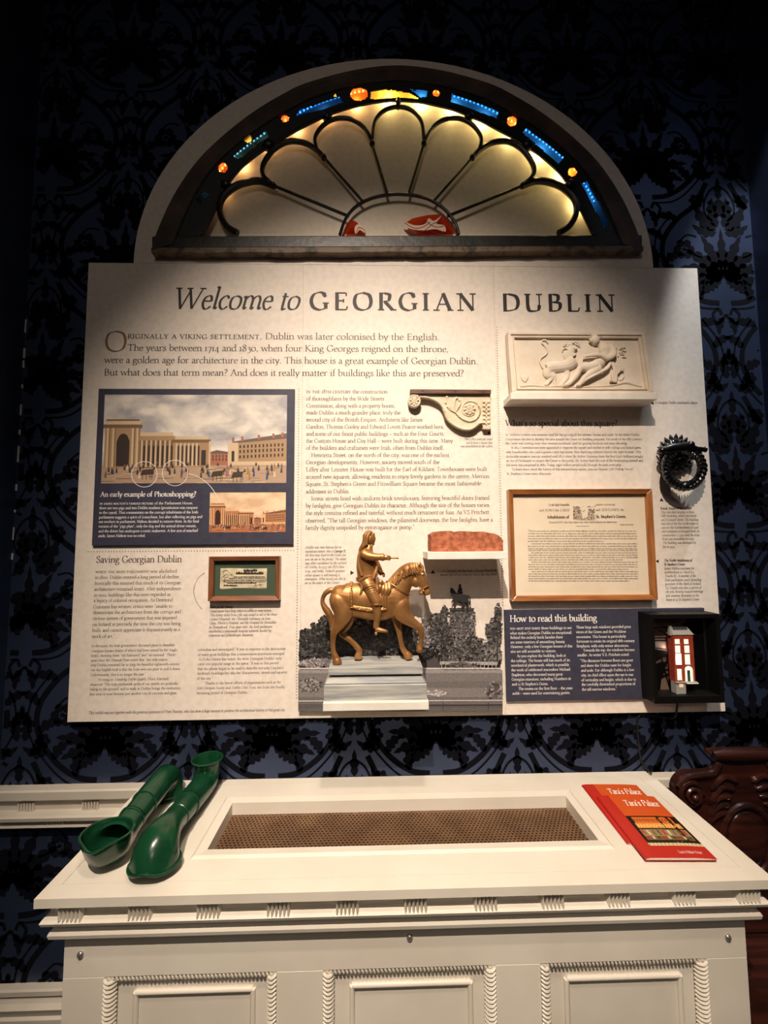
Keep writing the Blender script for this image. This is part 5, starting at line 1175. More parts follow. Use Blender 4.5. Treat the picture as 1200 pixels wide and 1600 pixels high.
sl(Rm, [(430,300,-58,46,50),(470,322,-78,42,46),(540,333,-92,36,38),(600,334,-96,30,32),(628,336,-96,26,29)], 14)
sl(Rm, [(600,334,-96,34,37),(632,336,-96,33,36),(636,336,-96,24,26)], 12)
sl(Rm, [(630,337,-96,18,22),(656,340,-96,18,26),(676,344,-96,15,23)], 12)
for j, (dx, dz, L) in enumerate(((0, -16, 40), (2, -4, 44), (0, 8, 42), (-3, 19, 34))):
    sl(Rm, [(668+dx, 342+dz*.7, -104, 8, 8), (684+dx, 342+dz, -114, 8, 8), (690+dx+L*.1, 346+dz*.7, -96, 7, 7), (678+dx, 348+dz*.4, -84, 6, 6)], 8, 3)
sl(Rm, [(655, 330, -84, 8, 8), (672, 328, -76, 8, 8), (692, 336, -78, 7, 7)], 8, 3)
sl(Rm, [(480,300,58,40,46),(540,380,74,36,40),(580,450,70,30,32),(600,488,56,25,26),(612,505,48,20,22)], 14)
for j in range(4): sl(Rm, [(610+j*3, 492+j*9, 46-j*2, 8, 8), (630+j*2, 496+j*9, 36, 8, 8), (634, 508+j*6, 22, 7, 7), (618, 514+j*5, 18, 6, 6)], 8, 3)
sl(Rm, [(600, 490, 34, 8, 8), (618, 486, 24, 8, 8), (632, 494, 18, 7, 7)], 8, 3)
for s in (-1, 1):
    sl(Rm, [(452,575,s*58,54,72),(500,660,s*98,48,62),(532,725,s*112,42,54),(556,780,s*118,40,50),(560,812,s*118,30,40)], 16)
    sl(Rm, [(556,800,s*118,40,46),(560,840,s*118,32,42),(566,900,s*118,29,38),(562,960,s*118,24,31),(556,1010,s*118,23,29),(556,1040,s*118,22,28)], 14)
    sl(Rm, [(548,1045,s*118,24,28),(580,1052,s*120,24,24),(620,1060,s*124,22,19),(655,1066,s*126,18,14),(672,1067,s*126,8,6)], 12)
    Rm.box(S(540,1060).x, S(566,1060).x, YS+s*118*US-.004, YS+s*118*US+.004, S(0,1084).z, S(0,1060).z)
sl(Rm, [(400,330,0,60,30),(385,400,0,64,26),(388,470,0,62,26),(400,540,0,62,30)], 14)
rider = remeshed(Rm, 'rider', gold, st, .0011, 3)
m3 = MB(); rr = random.Random(8)
for i in range(30):
    a = -1.05+2.1*i/29; d = 50*math.sin(a); bx = 484-36*math.cos(a)
    sl(m3, [(505, 88+rr.uniform(-3, 5), d*.5, 9, 11), (bx-8, 110, d, 10, 13), (bx-14, 160, d*1.15, 10, 14), (bx-22+rr.uniform(-5, 5), 205, d*1.2, 10, 14), (bx-42+rr.uniform(-8, 8), 240, d*1.15, 9, 12), (bx-60+rr.uniform(-10, 10), 268+rr.uniform(-14, 8), d*1.05, 4, 4)], 7, 3)
m3.ball(S(480,112), (46*US, 47*US, 42*US), 14, 8)
for d in (-1, 1): sl(m3, [(505,84,d*12,10,12),(492,98,d*36,10,12),(472,130,d*48,10,13),(464,175,d*52,9,12),(462,215,d*54,8,10)], 8, 3)
m3.build('hair', gold, rider, smooth=True)
m3 = MB()
for o_ in (0, 14, 28): m3.tube(ringpts(458, 528+o_, 96-o_*.2, 72, -.16), 11*US, 8, True)
sl(m3, [(385,585,-55,10,14),(405,610,-88,10,13),(412,645,-104,10,13),(405,680,-108,10,12),(392,708,-108,5,6)], 8); sl(m3, [(400,575,-70,14,18),(430,548,-84,14,18),(470,530,-88,12,15)], 8)
sl(m3, [(548,380,-50,10,14),(560,440,-56,10,14),(540,500,-66,10,14),(528,548,-70,10,14)], 8); sl(m3, [(395,280,-70,10,14),(378,360,-70,10,14),(392,450,-74,10,14),(415,520,-80,10,14)], 8)
m3.build('sash', gold, rider, smooth=True)
m3 = MB()
for i in range(9):
    t = i/8; cx, cy = 470+80*t, 605+165*t; sl(m3, [(cx-52+10*t, cy+16, -130+8*t, 4, 5), (cx-5, cy-4, -148+2*t, 5, 6), (cx+46, cy-16, -138, 4, 5)], 6, 3)
m3.tube([S(506+104*i/20, 806, -118-46*math.sin(math.pi*i/20)) for i in range(21)], 8*US, 8)

m3.build('breeches_fold', gold, rider, smooth=True)
m3 = MB()
for d, (x0, y0) in ((-104, (590, 570)), (-100, (620, 590)), (-96, (650, 600)), (-92, (680, 590))): sl(m3, [(x0, y0, d+30, 16, 20), (x0+4, y0+50, d, 16, 20), (x0-4, y0+90, d-4, 14, 18), (x0-10, y0+130, d, 6, 8)], 8)
m3.ball(S(598, 590, -100), (30*US, 18*US, 34*US), 10, 8); m3.build('holster_drape', gold, horse, smooth=True)
m3 = MB(); m3.tube([S(636,340,-98), S(720,342,-100), S(776,342,-100)], [11*US, 10*US, 13*US], 10); m3.build('baton', gold, rider, smooth=True)
# ---------------------------------------------------------------- black display case with the little lit house
blackw = mat('black_case_wood', (10, 9, 8), .5, bump=.2, bscale=60, spec=.25)
CF, CB = -.088, BY-.0105
q = [P(1018, 961, CF), P(1126, 958.5, CF), P(1131, 1098.5, CF), P(1021, 1099.5, CF)]
kx0 = (q[0].x+q[3].x)/2; kx1 = (q[1].x+q[2].x)/2; kz1 = (q[0].z+q[1].z)/2; kz0 = (q[2].z+q[3].z)/2
case = thing('display_case', 'open-fronted black wooden box on the lower right of the panel holding a lit toy house', 'display case', ((kx0+kx1)/2, BY, kz0))
tk = .013
MB().box(kx0, kx1, CF, CB, kz1-tk, kz1).build('top_board', blackw, case, bevel=.001); MB().box(kx0, kx1, CF, CB, kz0, kz0+tk*1.6).build('bottom_board', blackw, case, bevel=.001)
MB().box(kx0, kx0+tk*.8, CF, CB, kz0+tk*1.6, kz1-tk).build('side_board', blackw, case); MB().box(kx1-tk*1.0, kx1, CF, CB, kz0+tk*1.6, kz1-tk).build('side_board', blackw, case)
backm = mat('brown_backdrop', (120, 96, 78), .7, var=.5, vscale=18, rgb2=(70, 56, 46))
CX0, CX1, CZ0, CZ1 = kx0+tk*.8, kx1-tk, kz0+tk*1.6, kz1-tk
MB().box(CX0, CX1, CB-.004, CB, CZ0, CZ1).build('backdrop', backm, case)
sil = mat('black_card_silhouette', (7, 6, 6), .95, spec=.05)
def VQ(cx, cy, Y): return P(980+cx/7.5, 940+cy/7.5, Y)
m3 = MB(); Yv = CB-.008
def strip(pts, wd):
    qq = [(VQ(x, y, Yv).x, VQ(x, y, Yv).z) for x, y in pts]
    for i in range(len(qq)-1):
        (x0, z0), (x1, z1) = qq[i], qq[i+1]; d = math.hypot(x1-x0, z1-z0); nx, nz = -(z1-z0)/d*wd, (x1-x0)/d*wd
        m3.slab([(x0+nx, z0+nz), (x1+nx, z1+nz), (x1-nx, z1-nz), (x0-nx, z0-nz)], Yv, Yv+.002)
for pts, wd in (([(300, 308), (500, 296), (720, 262)], .0013), ([(365, 325), (480, 390)], .0013), ([(330, 428), (500, 425)], .0012), ([(330, 458), (500, 458)], .0014), ([(340, 545), (480, 560)], .0012), ([(330, 800), (500, 795)], .0012), ([(400, 640), (420, 720), (500, 700)], .0012), ([(330, 920), (500, 840)], .0015), ([(440, 800), (500, 1000)], .0018), ([(470, 640), (460, 760)], .0012), ([(440, 640), (490, 600)], .0012)): strip(pts, wd)
def blob(pts): m3.slab([(VQ(x, y, Yv).x, VQ(x, y, Yv).z) for x, y in pts], Yv-.001, Yv+.002)
blob([(320, 560), (440, 575), (480, 590), (420, 640), (345, 680), (320, 700)]); blob([(320, 740), (420, 700), (450, 720), (440, 800), (400, 900), (380, 1060), (320, 1060)]); blob([(470, 380), (540, 330), (545, 1050), (500, 1050), (480, 700)]); blob([(650, 250), (930, 225), (935, 1060), (600, 1060), (640, 600)])
m3.build('silhouette_cutout', sil, case)
# house
red = mat('red_model_brick', (158, 62, 42), .6, var=.3, vscale=90, rgb2=(136, 50, 34)); whp = mat('model_white_trim', (226, 214, 196), .6); gry = mat('model_grey_stone', (150, 148, 142), .7); drg = mat('model_green_door', (24, 74, 58), .5); slate = mat('model_slate', (70, 70, 70), .7)
lit = emis('lit_window', (255, 226, 182), 2.2); hot = emis('bright_lit_window', (255, 238, 205), 9.0)
HF = CF+.018; HB = CB-.014
def h(cx, cy, Y=HF): return VQ(cx, cy, Y)
q = [h(535, 388), h(765, 386), h(803, 936), h(562, 938)]; hx0 = (q[0].x+q[3].x)/2; hx1 = (q[1].x+q[2].x)/2; hz1 = (q[0].z+q[1].z)/2; hz0 = (q[2].z+q[3].z)/2
house = thing('model_house', 'little red brick toy townhouse with glowing windows and green door inside the black box', 'toy house', ((hx0+hx1)/2, HF, CZ0))
wins = [(558, 441, 620, 495), (664, 441, 722, 495), (561, 516, 628, 600), (670, 516, 735, 598), (566, 615, 642, 737), (674, 620, 744, 735), (584, 790, 648, 918)]
def wr(r): a = h(r[0], r[1]); b = h(r[2], r[3]); return min(a.x, b.x), max(a.x, b.x), b.z, a.z
door_r = wr((672, 757, 776, 936)); holes = [wr(r) for r in wins]+[door_r]
xs = sorted(set([hx0, hx1]+[v for o in holes for v in o[:2]])); zs = sorted(set([hz0, hz1]+[v for o in holes for v in o[2:]]))
m3 = MB()
for i in range(len(xs)-1):
    for j in range(len(zs)-1):
        cx, cz = (xs[i]+xs[i+1])/2, (zs[j]+zs[j+1])/2
        if not any(o[0] < cx < o[1] and o[2] < cz < o[3] for o in holes): m3.box(xs[i], xs[i+1], HF, HF+.003, zs[j], zs[j+1])
m3.box(hx0, hx0+.002, HF+.003, HB, hz0, hz1); m3.box(hx1-.002, hx1, HF+.003, HB, hz0, hz1); m3.box(hx0, hx1, HB-.002, HB, hz0, hz1)
m3.build('brick_walls', red, house)
for i, o in enumerate(holes[:-1]):
    wn = MB().box(o[0], o[1], HF+.0022, HF+.003, o[2], o[3]).build('window', hot if i == 4 else lit, house); m3 = MB(); n_ = 3 if i < 4 else 5
    for j in range(1, n_): z_ = o[2]+(o[3]-o[2])*j/n_; m3.box(o[0], o[1], HF+.0014, HF+.0021, z_-.0002, z_+.0002)
    for xx in (o[0]+(o[1]-o[0])*.33, o[0]+(o[1]-o[0])*.66): m3.box(xx-.00015, xx+.00015, HF+.0014, HF+.0021, o[2], o[3])
    m3.box(o[0]-.0006, o[1]+.0006, HF-.0012, HF+.001, o[2]-.0008, o[2]); m3.build('glazing_bars', whp, wn)
cxm = (door_r[0]+door_r[1])/2; rw = (door_r[1]-door_r[0])/2; zsp = door_r[3]-rw*.95
MB().box(door_r[0], door_r[1], HF+.0022, HF+.003, door_r[2], zsp).build('side_light', lit, house)
MB().slab([(cxm-rw*.95*math.cos(math.pi*i/14), zsp+rw*.9*math.sin(math.pi*i/14)) for i in range(15)], HF+.0012, HF+.0022).build('fan_window', lit, house)
m3 = MB(); m3.tube([(cxm-rw*1.0*math.cos(math.pi*i/14), HF, zsp+rw*.98*math.sin(math.pi*i/14)) for i in range(15)], .0007, 6); m3.box(door_r[0], door_r[1], HF-.001, HF+.001, zsp-.0008, zsp+.0004)
for xx in (door_r[0]+rw*.5, door_r[1]-rw*.5, door_r[0], door_r[1]): m3.tube([(xx, HF-.0008, door_r[2]), (xx, HF-.0008, zsp)], .0007, 8)
m3.build('door_surround', whp, house); MB().slab([(door_r[0]-.0005, zsp), (door_r[0]-.0005, door_r[3]), (door_r[1]+.0005, door_r[3]), (door_r[1]+.0005, zsp)]+[(cxm+rw*math.cos(math.pi*i/14), zsp+rw*.95*math.sin(math.pi*i/14)) for i in range(15)], HF+.0003, HF+.0008).build('brick_arch', red, house)
MB().box(cxm-rw*.36, cxm+rw*.36, HF+.0006, HF+.002, door_r[2], zsp-.0006).build('door', drg, house)
MB().box(hx0-.001, hx1+.002, HF-.006, HF+.002, hz0-.0022, hz0).build('stone_ledge', gry, house); a = h(680, 940); MB().box(a.x-.001, hx1+.003, HF-.009, HF+.002, hz0-.0040, hz0-.0022).build('door_step', whp, house)
b_ = h(563, 1045); MB().box(hx0+.0005, h(682, 1000).x, HF-.002, HF+.02, CZ0+.0004, hz0-.0022).build('basement', gry, house); a = h(603, 962); b = h(652, 1000); MB().box(a.x, b.x, HF-.0026, HF-.0018, b.z, a.z).build('basement_window', emis('dim_lit_window', (255, 205, 160), .9), house)
ez = hz1; m3 = MB(); rz = h(640, 320).z
m3.loft([[(hx0-.001, HF-.003, ez), (hx1+.002, HF-.003, ez), (hx1+.002, HB, ez), (hx0-.001, HB, ez)], [(hx0+.004, HF+.012, rz+.004), (hx1-.008, HF+.012, rz+.004), (hx1-.008, HB, rz+.004), (hx0+.004, HB, rz+.004)]]); m3.build('roof', gry, house)
MB().box(hx0+.007, hx1-.011, HF+.006, HF+.011, ez+.0075, rz+.002).build('roof_slab', slate, house)  # slate-grey slab set into the roof
a = h(500, 290); m3 = MB(); m3.box(hx0-.005, hx0+.001, HF+.004, HF+.014, ez-.003, a.z); m3.build('chimney', gry, house)
MB().box((hx0+hx1)/2-.010, (hx0+hx1)/2+.010, HF+.006, HB-.002, CZ0+.0003, hz0-.0022).build('support_block', sil, house)
l = bpy.data.lights.new('case_bulb', 'POINT'); l.energy = .28; l.color = (1, .84, .70); l.shadow_soft_size = .004; o = bpy.data.objects.new('case_bulb', l); COL.objects.link(o); o.location = h(500, 560, (HB+CB)/2-.004)
# cable
cab = MB(); blackp = mat('black_cable', (14, 13, 14), .45)
path = [P(1058, 1097, -.03), P(1057, 1112, -.026), P(1052, 1122, -.010), P(1030, 1120, -.006), P(1004, 1116, -.006), P(996, 1124, -.006), P(997, 1150, -.006), P(1001, 1185, -.006), P(1010, 1200, -.012), P(1018, 1209, -.03)]
cab.tube(cr([tuple(p) for p in path], 6), .0028, 8); tag(cab.build('power_cable', blackp, smooth=True), 'thin black cable running from under the black box down to the box top', 'cable')
# ---------------------------------------------------------------- the white panelled display box in front of the wall
ZT = ZTOP; CX0_, CX1_, YF = -.6874, .836, -.4085
gl, gr, gb, gf = -.420, .554, -.0886, -.3133; hl, hr, hb, hf = -.392, .529, -.116, -.2854
box = thing('display_box', 'waist-high white panelled box with a perforated grille in its top, standing against the wall', 'display box', ((CX0_+CX1_)/2, (YF)/2, 0))
mb = MB()
for x0, x1, y0, y1 in ((CX0_, CX1_, YF, hf-.003), (CX0_, CX1_, hb+.003, -.0015), (CX0_, hl-.003, hf-.003, hb+.003), (hr+.003, CX1_, hf-.003, hb+.003)): mb.box(x0, x1, y0, y1, ZT-.018, ZT-.0012)
mb.build('top_slab', white, box)
gx0, gx1, gy0, gy1 = CX0_+.030, .792, YF+.036, -.026; gp = .0007
mb = MB()
mb.box(CX0_, CX1_, YF, gy0-gp, ZT-.0012, ZT); mb.box(CX0_, CX1_, gy1+gp, -.0015, ZT-.0012, ZT); mb.box(CX0_, gx0-gp, gy0-gp, gy1+gp, ZT-.0012, ZT); mb.box(gx1+gp, CX1_, gy0-gp, gy1+gp, ZT-.0012, ZT)
mb.box(gx0, gx1, gy0, gf, ZT-.0012, ZT-.0002); mb.box(gx0, gx1, gb, gy1, ZT-.0012, ZT-.0002); mb.box(gx0, gl, gf, gb, ZT-.0012, ZT-.0002); mb.box(gr, gx1, gf, gb, ZT-.0012, ZT-.0002)
mb.build('top_boards', white, box)
mb = MB(); A = [(gl, gf), (gr, gf), (gr, gb), (gl, gb)]; B_ = [(hl, hf), (hr, hf), (hr, hb), (hl, hb)]
for i in range(4):
    j = (i+1) % 4; a, b, c, d = A[i], A[j], B_[j], B_[i]
    mid1 = ((a[0]*.75+d[0]*.25), (a[1]*.75+d[1]*.25)); mid2 = ((b[0]*.75+c[0]*.25), (b[1]*.75+c[1]*.25))
    vs = [(a[0], a[1], ZT-.001), (b[0], b[1], ZT-.001), (mid2[0], mid2[1], ZT+.0035), (mid1[0], mid1[1], ZT+.0035), (d[0], d[1], ZT+.001), (c[0], c[1], ZT+.001), (c[0], c[1], ZT-.034), (d[0], d[1], ZT-.034), (a[0], a[1], ZT-.034), (b[0], b[1], ZT-.034)]
    mb.add(vs, [(0,1,2,3), (3,2,5,4), (4,5,6,7), (7,6,9,8), (8,9,1,0), (0,3,4,7,8), (1,9,6,5,2)])
mb.build('grille_frame', white, box)
# moulded edge: rings following the box round three sides
rail_prof = [(0.0015, 0), (0, -0.003), (0, -0.015), (0.004, -0.018), (0.024, -0.018), (0.024, -0.046), (0.012, -0.05), (0.008, -0.055), (0.011, -0.062), (0.026, -0.068), (0.029, -0.08), (0.023, -0.083), (0.02, -0.088), (0.022, -0.096), (0.027, -0.1), (0.046, -0.102)]
mb = MB(); rings = []
for ins, z in rail_prof[4:]:
    s = ins*.70; rings.append([(CX0_+s, YF+ins, ZT+z), (CX1_-s, YF+ins, ZT+z), (CX1_-s, -.0015, ZT+z), (CX0_+s, -.0015, ZT+z)])
m_ = MB(); n = 4
for i in range(len(rings)-1):
    a, b = rings[i], rings[i+1]
    for j in (0, 1, 3): m_.add([a[j], a[(j+1)%4], b[(j+1)%4], b[j]], [(0,1,2,3)])
m_.build('edge_moulding', white, box)
fy = YF+.024
for cxp, cyp in ((113, 1433), (221, 1431), (327, 1428), (436, 1423), (543, 1419), (649, 1417), (758, 1412), (862, 1409), (964, 1406), (1065.5, 1403), (1165.5, 1401)):
    x = P(cxp, cyp, fy-.006).x; m3 = MB(); beads(m3, x, fy-.004, ZT-.026, ZT-.050, .050, 6, .014); m3.build('bead_cluster', white, box, smooth=True)
m3 = MB(); x = CX0_+.03
while x < CX1_-.03: m3.box(x, x+.0035, fy-.005, fy, ZT-.0245, ZT-.018); x += .0062
m3.build('dentil_row', white, box)
# carcass: stiles, rails, sunk panels
BX0_, BX1_, BYF = -.652, .800, YF+.041; ZB = ZT-.100
opens = [(163, 432, 1520), (505, 774, 1514.5), (844.5, 1104, 1502.5)]
zt_ = sum(P((a+b)/2, y, BYF).z for a, b, y in opens)/3; zbo = .13
ox = [(P(a, y, BYF).x, P(b, y, BYF).x) for a, b, y in opens]
mb = MB(); th_ = .022
mb.box(BX0_, BX1_, BYF, BYF+th_, zt_, ZB); mb.box(BX0_, BX1_, BYF, BYF+th_, 0, zbo)
ed = [BX0_]+[v for o in ox for v in o]+[BX1_]
for i in range(0, len(ed), 2): mb.box(ed[i], ed[i+1], BYF, BYF+th_, zbo, zt_)
mb.build('front_frame', white, box, bevel=.0008, segs=1)
mb = MB(); mb.box(BX0_, BX0_+.02, BYF+th_, -.002, 0, ZB); mb.box(BX1_-.02, BX1_, BYF+th_, -.002, 0, ZB); mb.build('side_board', white, box)
RD = .015
for x0, x1 in ox:
    pn = MB().box(x0-.004, x1+.004, BYF+RD, BYF+RD+.006, zbo-.004, zt_+.004).build('sunk_panel', white, box)
    def ridge_v(mb, x, inner):
        z = zt_-.004
        while z > zbo:
            pts = [(x, BYF-.001, z), (x+inner*.008, BYF-.0035, z-.0050), (x+inner*.016, BYF+.001, z-.0075), (x+inner*.021, BYF+.010, z-.0080)]; mb.tube(cr(pts, 3), [.0016]+[.0030]*8+[.0022], 6); z -= .0085
    m3 = MB(); ridge_v(m3, x0, 1); m3.box(x0-.0005, x0+.015, BYF+.002, BYF+RD, zbo, zt_); m3.build('rope_moulding', white, box, smooth=True, angle=50)
    m3 = MB(); ridge_v(m3, x1, -1); m3.box(x1-.015, x1+.0005, BYF+.002, BYF+RD, zbo, zt_); m3.build('rope_moulding', white, box, smooth=True, angle=50)
    m3 = MB(); x = x0+.006
    while x < x1-.006:
        m3.tube(cr([(x, BYF+.004, zt_+.001), (x+.003, BYF+.003, zt_-.006), (x+.0045, BYF+.006, zt_-.012), (x+.005, BYF+.012, zt_-.014)], 3), [.0016]+[.0028]*8+[.0022], 6); x += .0082
    m3.box(x0, x1, BYF+.006, BYF+RD, zt_-.010, zt_+.0005); m3.build('rope_moulding', white, box, smooth=True, angle=50)
    ix0, ix1, iz1, iz0 = x0+.060, x1-.052, zt_-.043, zbo+.05; m3 = MB()
    for p0, p1 in (((ix0, iz1), (ix1, iz1)), ((ix1, iz1), (ix1, iz0)), ((ix1, iz0), (ix0, iz0)), ((ix0, iz0), (ix0, iz1))): m3.tube([(p0[0], BYF+RD-.002, p0[1]), (p1[0], BYF+RD-.002, p1[1])], .0058, 10)
    m3.build('panel_bead', white, pn, smooth=True)
chrome = mat('chrome_screw_cap', (206, 200, 190), .22, metal=.85)
for cxp, cyp in ((126, 1491), (640, 1464), (1137, 1464)):
    c = P(cxp, cyp, BYF); m3 = MB(); m3.ball((c.x, BYF, c.z), (.0072, .006, .0072), 16, 10); m3.build('screw_cap', chrome, box, smooth=True)
# grille: staggered perforated sheet
brz = mat('brown_perforated_metal', (150, 116, 86), .42, metal=.45, var=.5, vscale=16, rgb2=(120, 90, 66), bump=.1, bscale=200)
mb = MB(); px_, py_ = .0102, .0084; zg = ZT-.030; r_ = .0028; row = 0; y = hf-.006
while y < hb+.004:
    x = hl-.006-(px_/2 if row % 2 else 0)
    while x < hr+.006:
        O = [(x, y), (x+px_, y), (x+px_, y+py_), (x, y+py_)]; cx, cy = x+px_/2, y+py_/2; I = [(cx-r_, cy-r_), (cx+r_, cy-r_), (cx+r_, cy+r_), (cx-r_, cy+r_)]
        mb.add([(a, b, zg) for a, b in O]+[(a, b, zg-.0006) for a, b in I]+[(a, b, zg-.003) for a, b in I], [(0,1,5,4), (1,2,6,5), (2,3,7,6), (3,0,4,7), (4,5,9,8), (5,6,10,9), (6,7,11,10), (7,4,8,11)])
        x += px_
    y += py_; row += 1
mb.build('perforated_grille', brz, box, fix=False)
dkin = mat('dark_box_inside', (34, 26, 20), .8)
MB().box(hl-.03, hr+.03, hf-.03, hb+.03, ZT-.22, ZT-.21).build('inner_tray', dkin, box)
# ---------------------------------------------------------------- the two green tubes
green = mat('glossy_green_plastic', (17, 62, 38), .24, var=.15, vscale=30, rgb2=(13, 53, 32), spec=.5, bump=.05, bscale=40)
PROF = [(-.004,-.038,.041,.039),(-.006,-.032,.039,.037),(-.008,-.016,.0355,.034),(-.002,.006,.034,.033),(.018,.018,.0335,.032),(.05,.018,.033,.032),(.115,.013,.0318,.0312),(.1405,.011,.0312,.0307),(.1415,.011,.0326,.032),(.1455,.0108,.0326,.032),(.1465,.0105,.0298,.0292),(.205,.005,.0288,.0280),(.206,.005,.030,.0295),(.210,.0045,.030,.0295),(.211,.0042,.0286,.0278),(.245,-.001,.030,.028),(.275,-.004,.036,.031),(.300,-.002,.042,.035),(.316,.011,.047,.039),(.321,.024,.049,.042),(.321,.033,.050,.043),(.321,.035,.0525,.045)]
def ear_tube(name, label, front, back, flip, group):
    f, b = Vector(front), Vector(back); ax = (f-b); ax.z = 0; L = ax.length; ax.normalize(); lat = Vector((-ax.y, ax.x, 0)); up = Vector((0, 0, 1)); sc = L/.318
    t = thing(name, label, 'tube', b+Vector((0, 0, 0)), group); sg = -1 if flip else 1
    P_ = [Vector((s*sc, h*sg)) for s, h, _, _ in PROF]; base = min(p.y-(r[3] if 6 < i < 16 else .02*0) for i, (p, r) in enumerate(zip(P_, PROF)))
    lows = [p.y-r[3]*(1 if 5 <= i <= 17 else 0) for i, (p, r) in enumerate(zip(P_, PROF))]; off = -min(lows)+.0012
    q = []
    for i in range(len(PROF)): q.append((P_[i].x, P_[i].y, PROF[i][2], PROF[i][3]))
    rings = []; N = 40
    for i, (s, h, ra, rb) in enumerate(q):
        a = q[max(i-1, 0)]; c = q[min(i+1, len(q)-1)]
        tx, th2 = c[0]-a[0], c[1]-a[1]; d = math.hypot(tx, th2); tx /= d; th2 /= d
        if i >= len(q)-3: tx, th2 = 0, sg
        if i == 0: tx, th2 = 0, sg
        nrm = (-th2, tx); ring = []
        for k2 in range(N):
            an = 6.2832*k2/N; pa = lat*(ra*math.cos(an)); sx = s+nrm[0]*rb*math.sin(an); hh = h+nrm[1]*rb*math.sin(an)
            if i >= len(q)-5:
                w_ = (i-(len(q)-6))/5; fr = max(0, -math.sin(an)*sg*1.0) if not flip else max(0, math.sin(an)); hh -= sg*.011*w_*fr**12; sx += .004*w_*fr**10
            ring.append(b+ax*sx+pa+up*(hh+off))
        rings.append(ring)
    zf = min(p.z for r in rings for p in r)-ZT; 
    for r in rings:
        for p in r: p.z -= zf-.0040
    m3 = MB(); m3.loft(rings[:13], cap=False); o = m3.build('tube_body', green, t, smooth=True, angle=38); so = o.modifiers.new('wall', 'SOLIDIFY'); so.thickness = .0022; so.offset = -1
    m3 = MB(); m3.loft(rings[12:], cap=False); o = m3.build('mouth_cup', green, t, smooth=True, angle=38); so = o.modifiers.new('wall', 'SOLIDIFY'); so.thickness = .0022; so.offset = -1
    for idx_, nm in ((0, 'end_rim'), (-1, 'cup_rim')):
        m3 = MB(); m3.tube(rings[idx_], .0028, 8, True); m3.build(nm, green, t, smooth=True)
    return t
ear_tube('listening_tube', 'dark green plastic tube with its wide cup turned upwards, nearest the box edge', PZ(168, 1318, ZT+.05), PZ(263, 1227, ZT+.03), False, 'green plastic tubes')
ear_tube('listening_tube', 'dark green plastic tube with its wide hood face down, right of the upturned one', PZ(243, 1345, ZT+.02), PZ(323, 1196, ZT+.075), True, 'green plastic tubes')
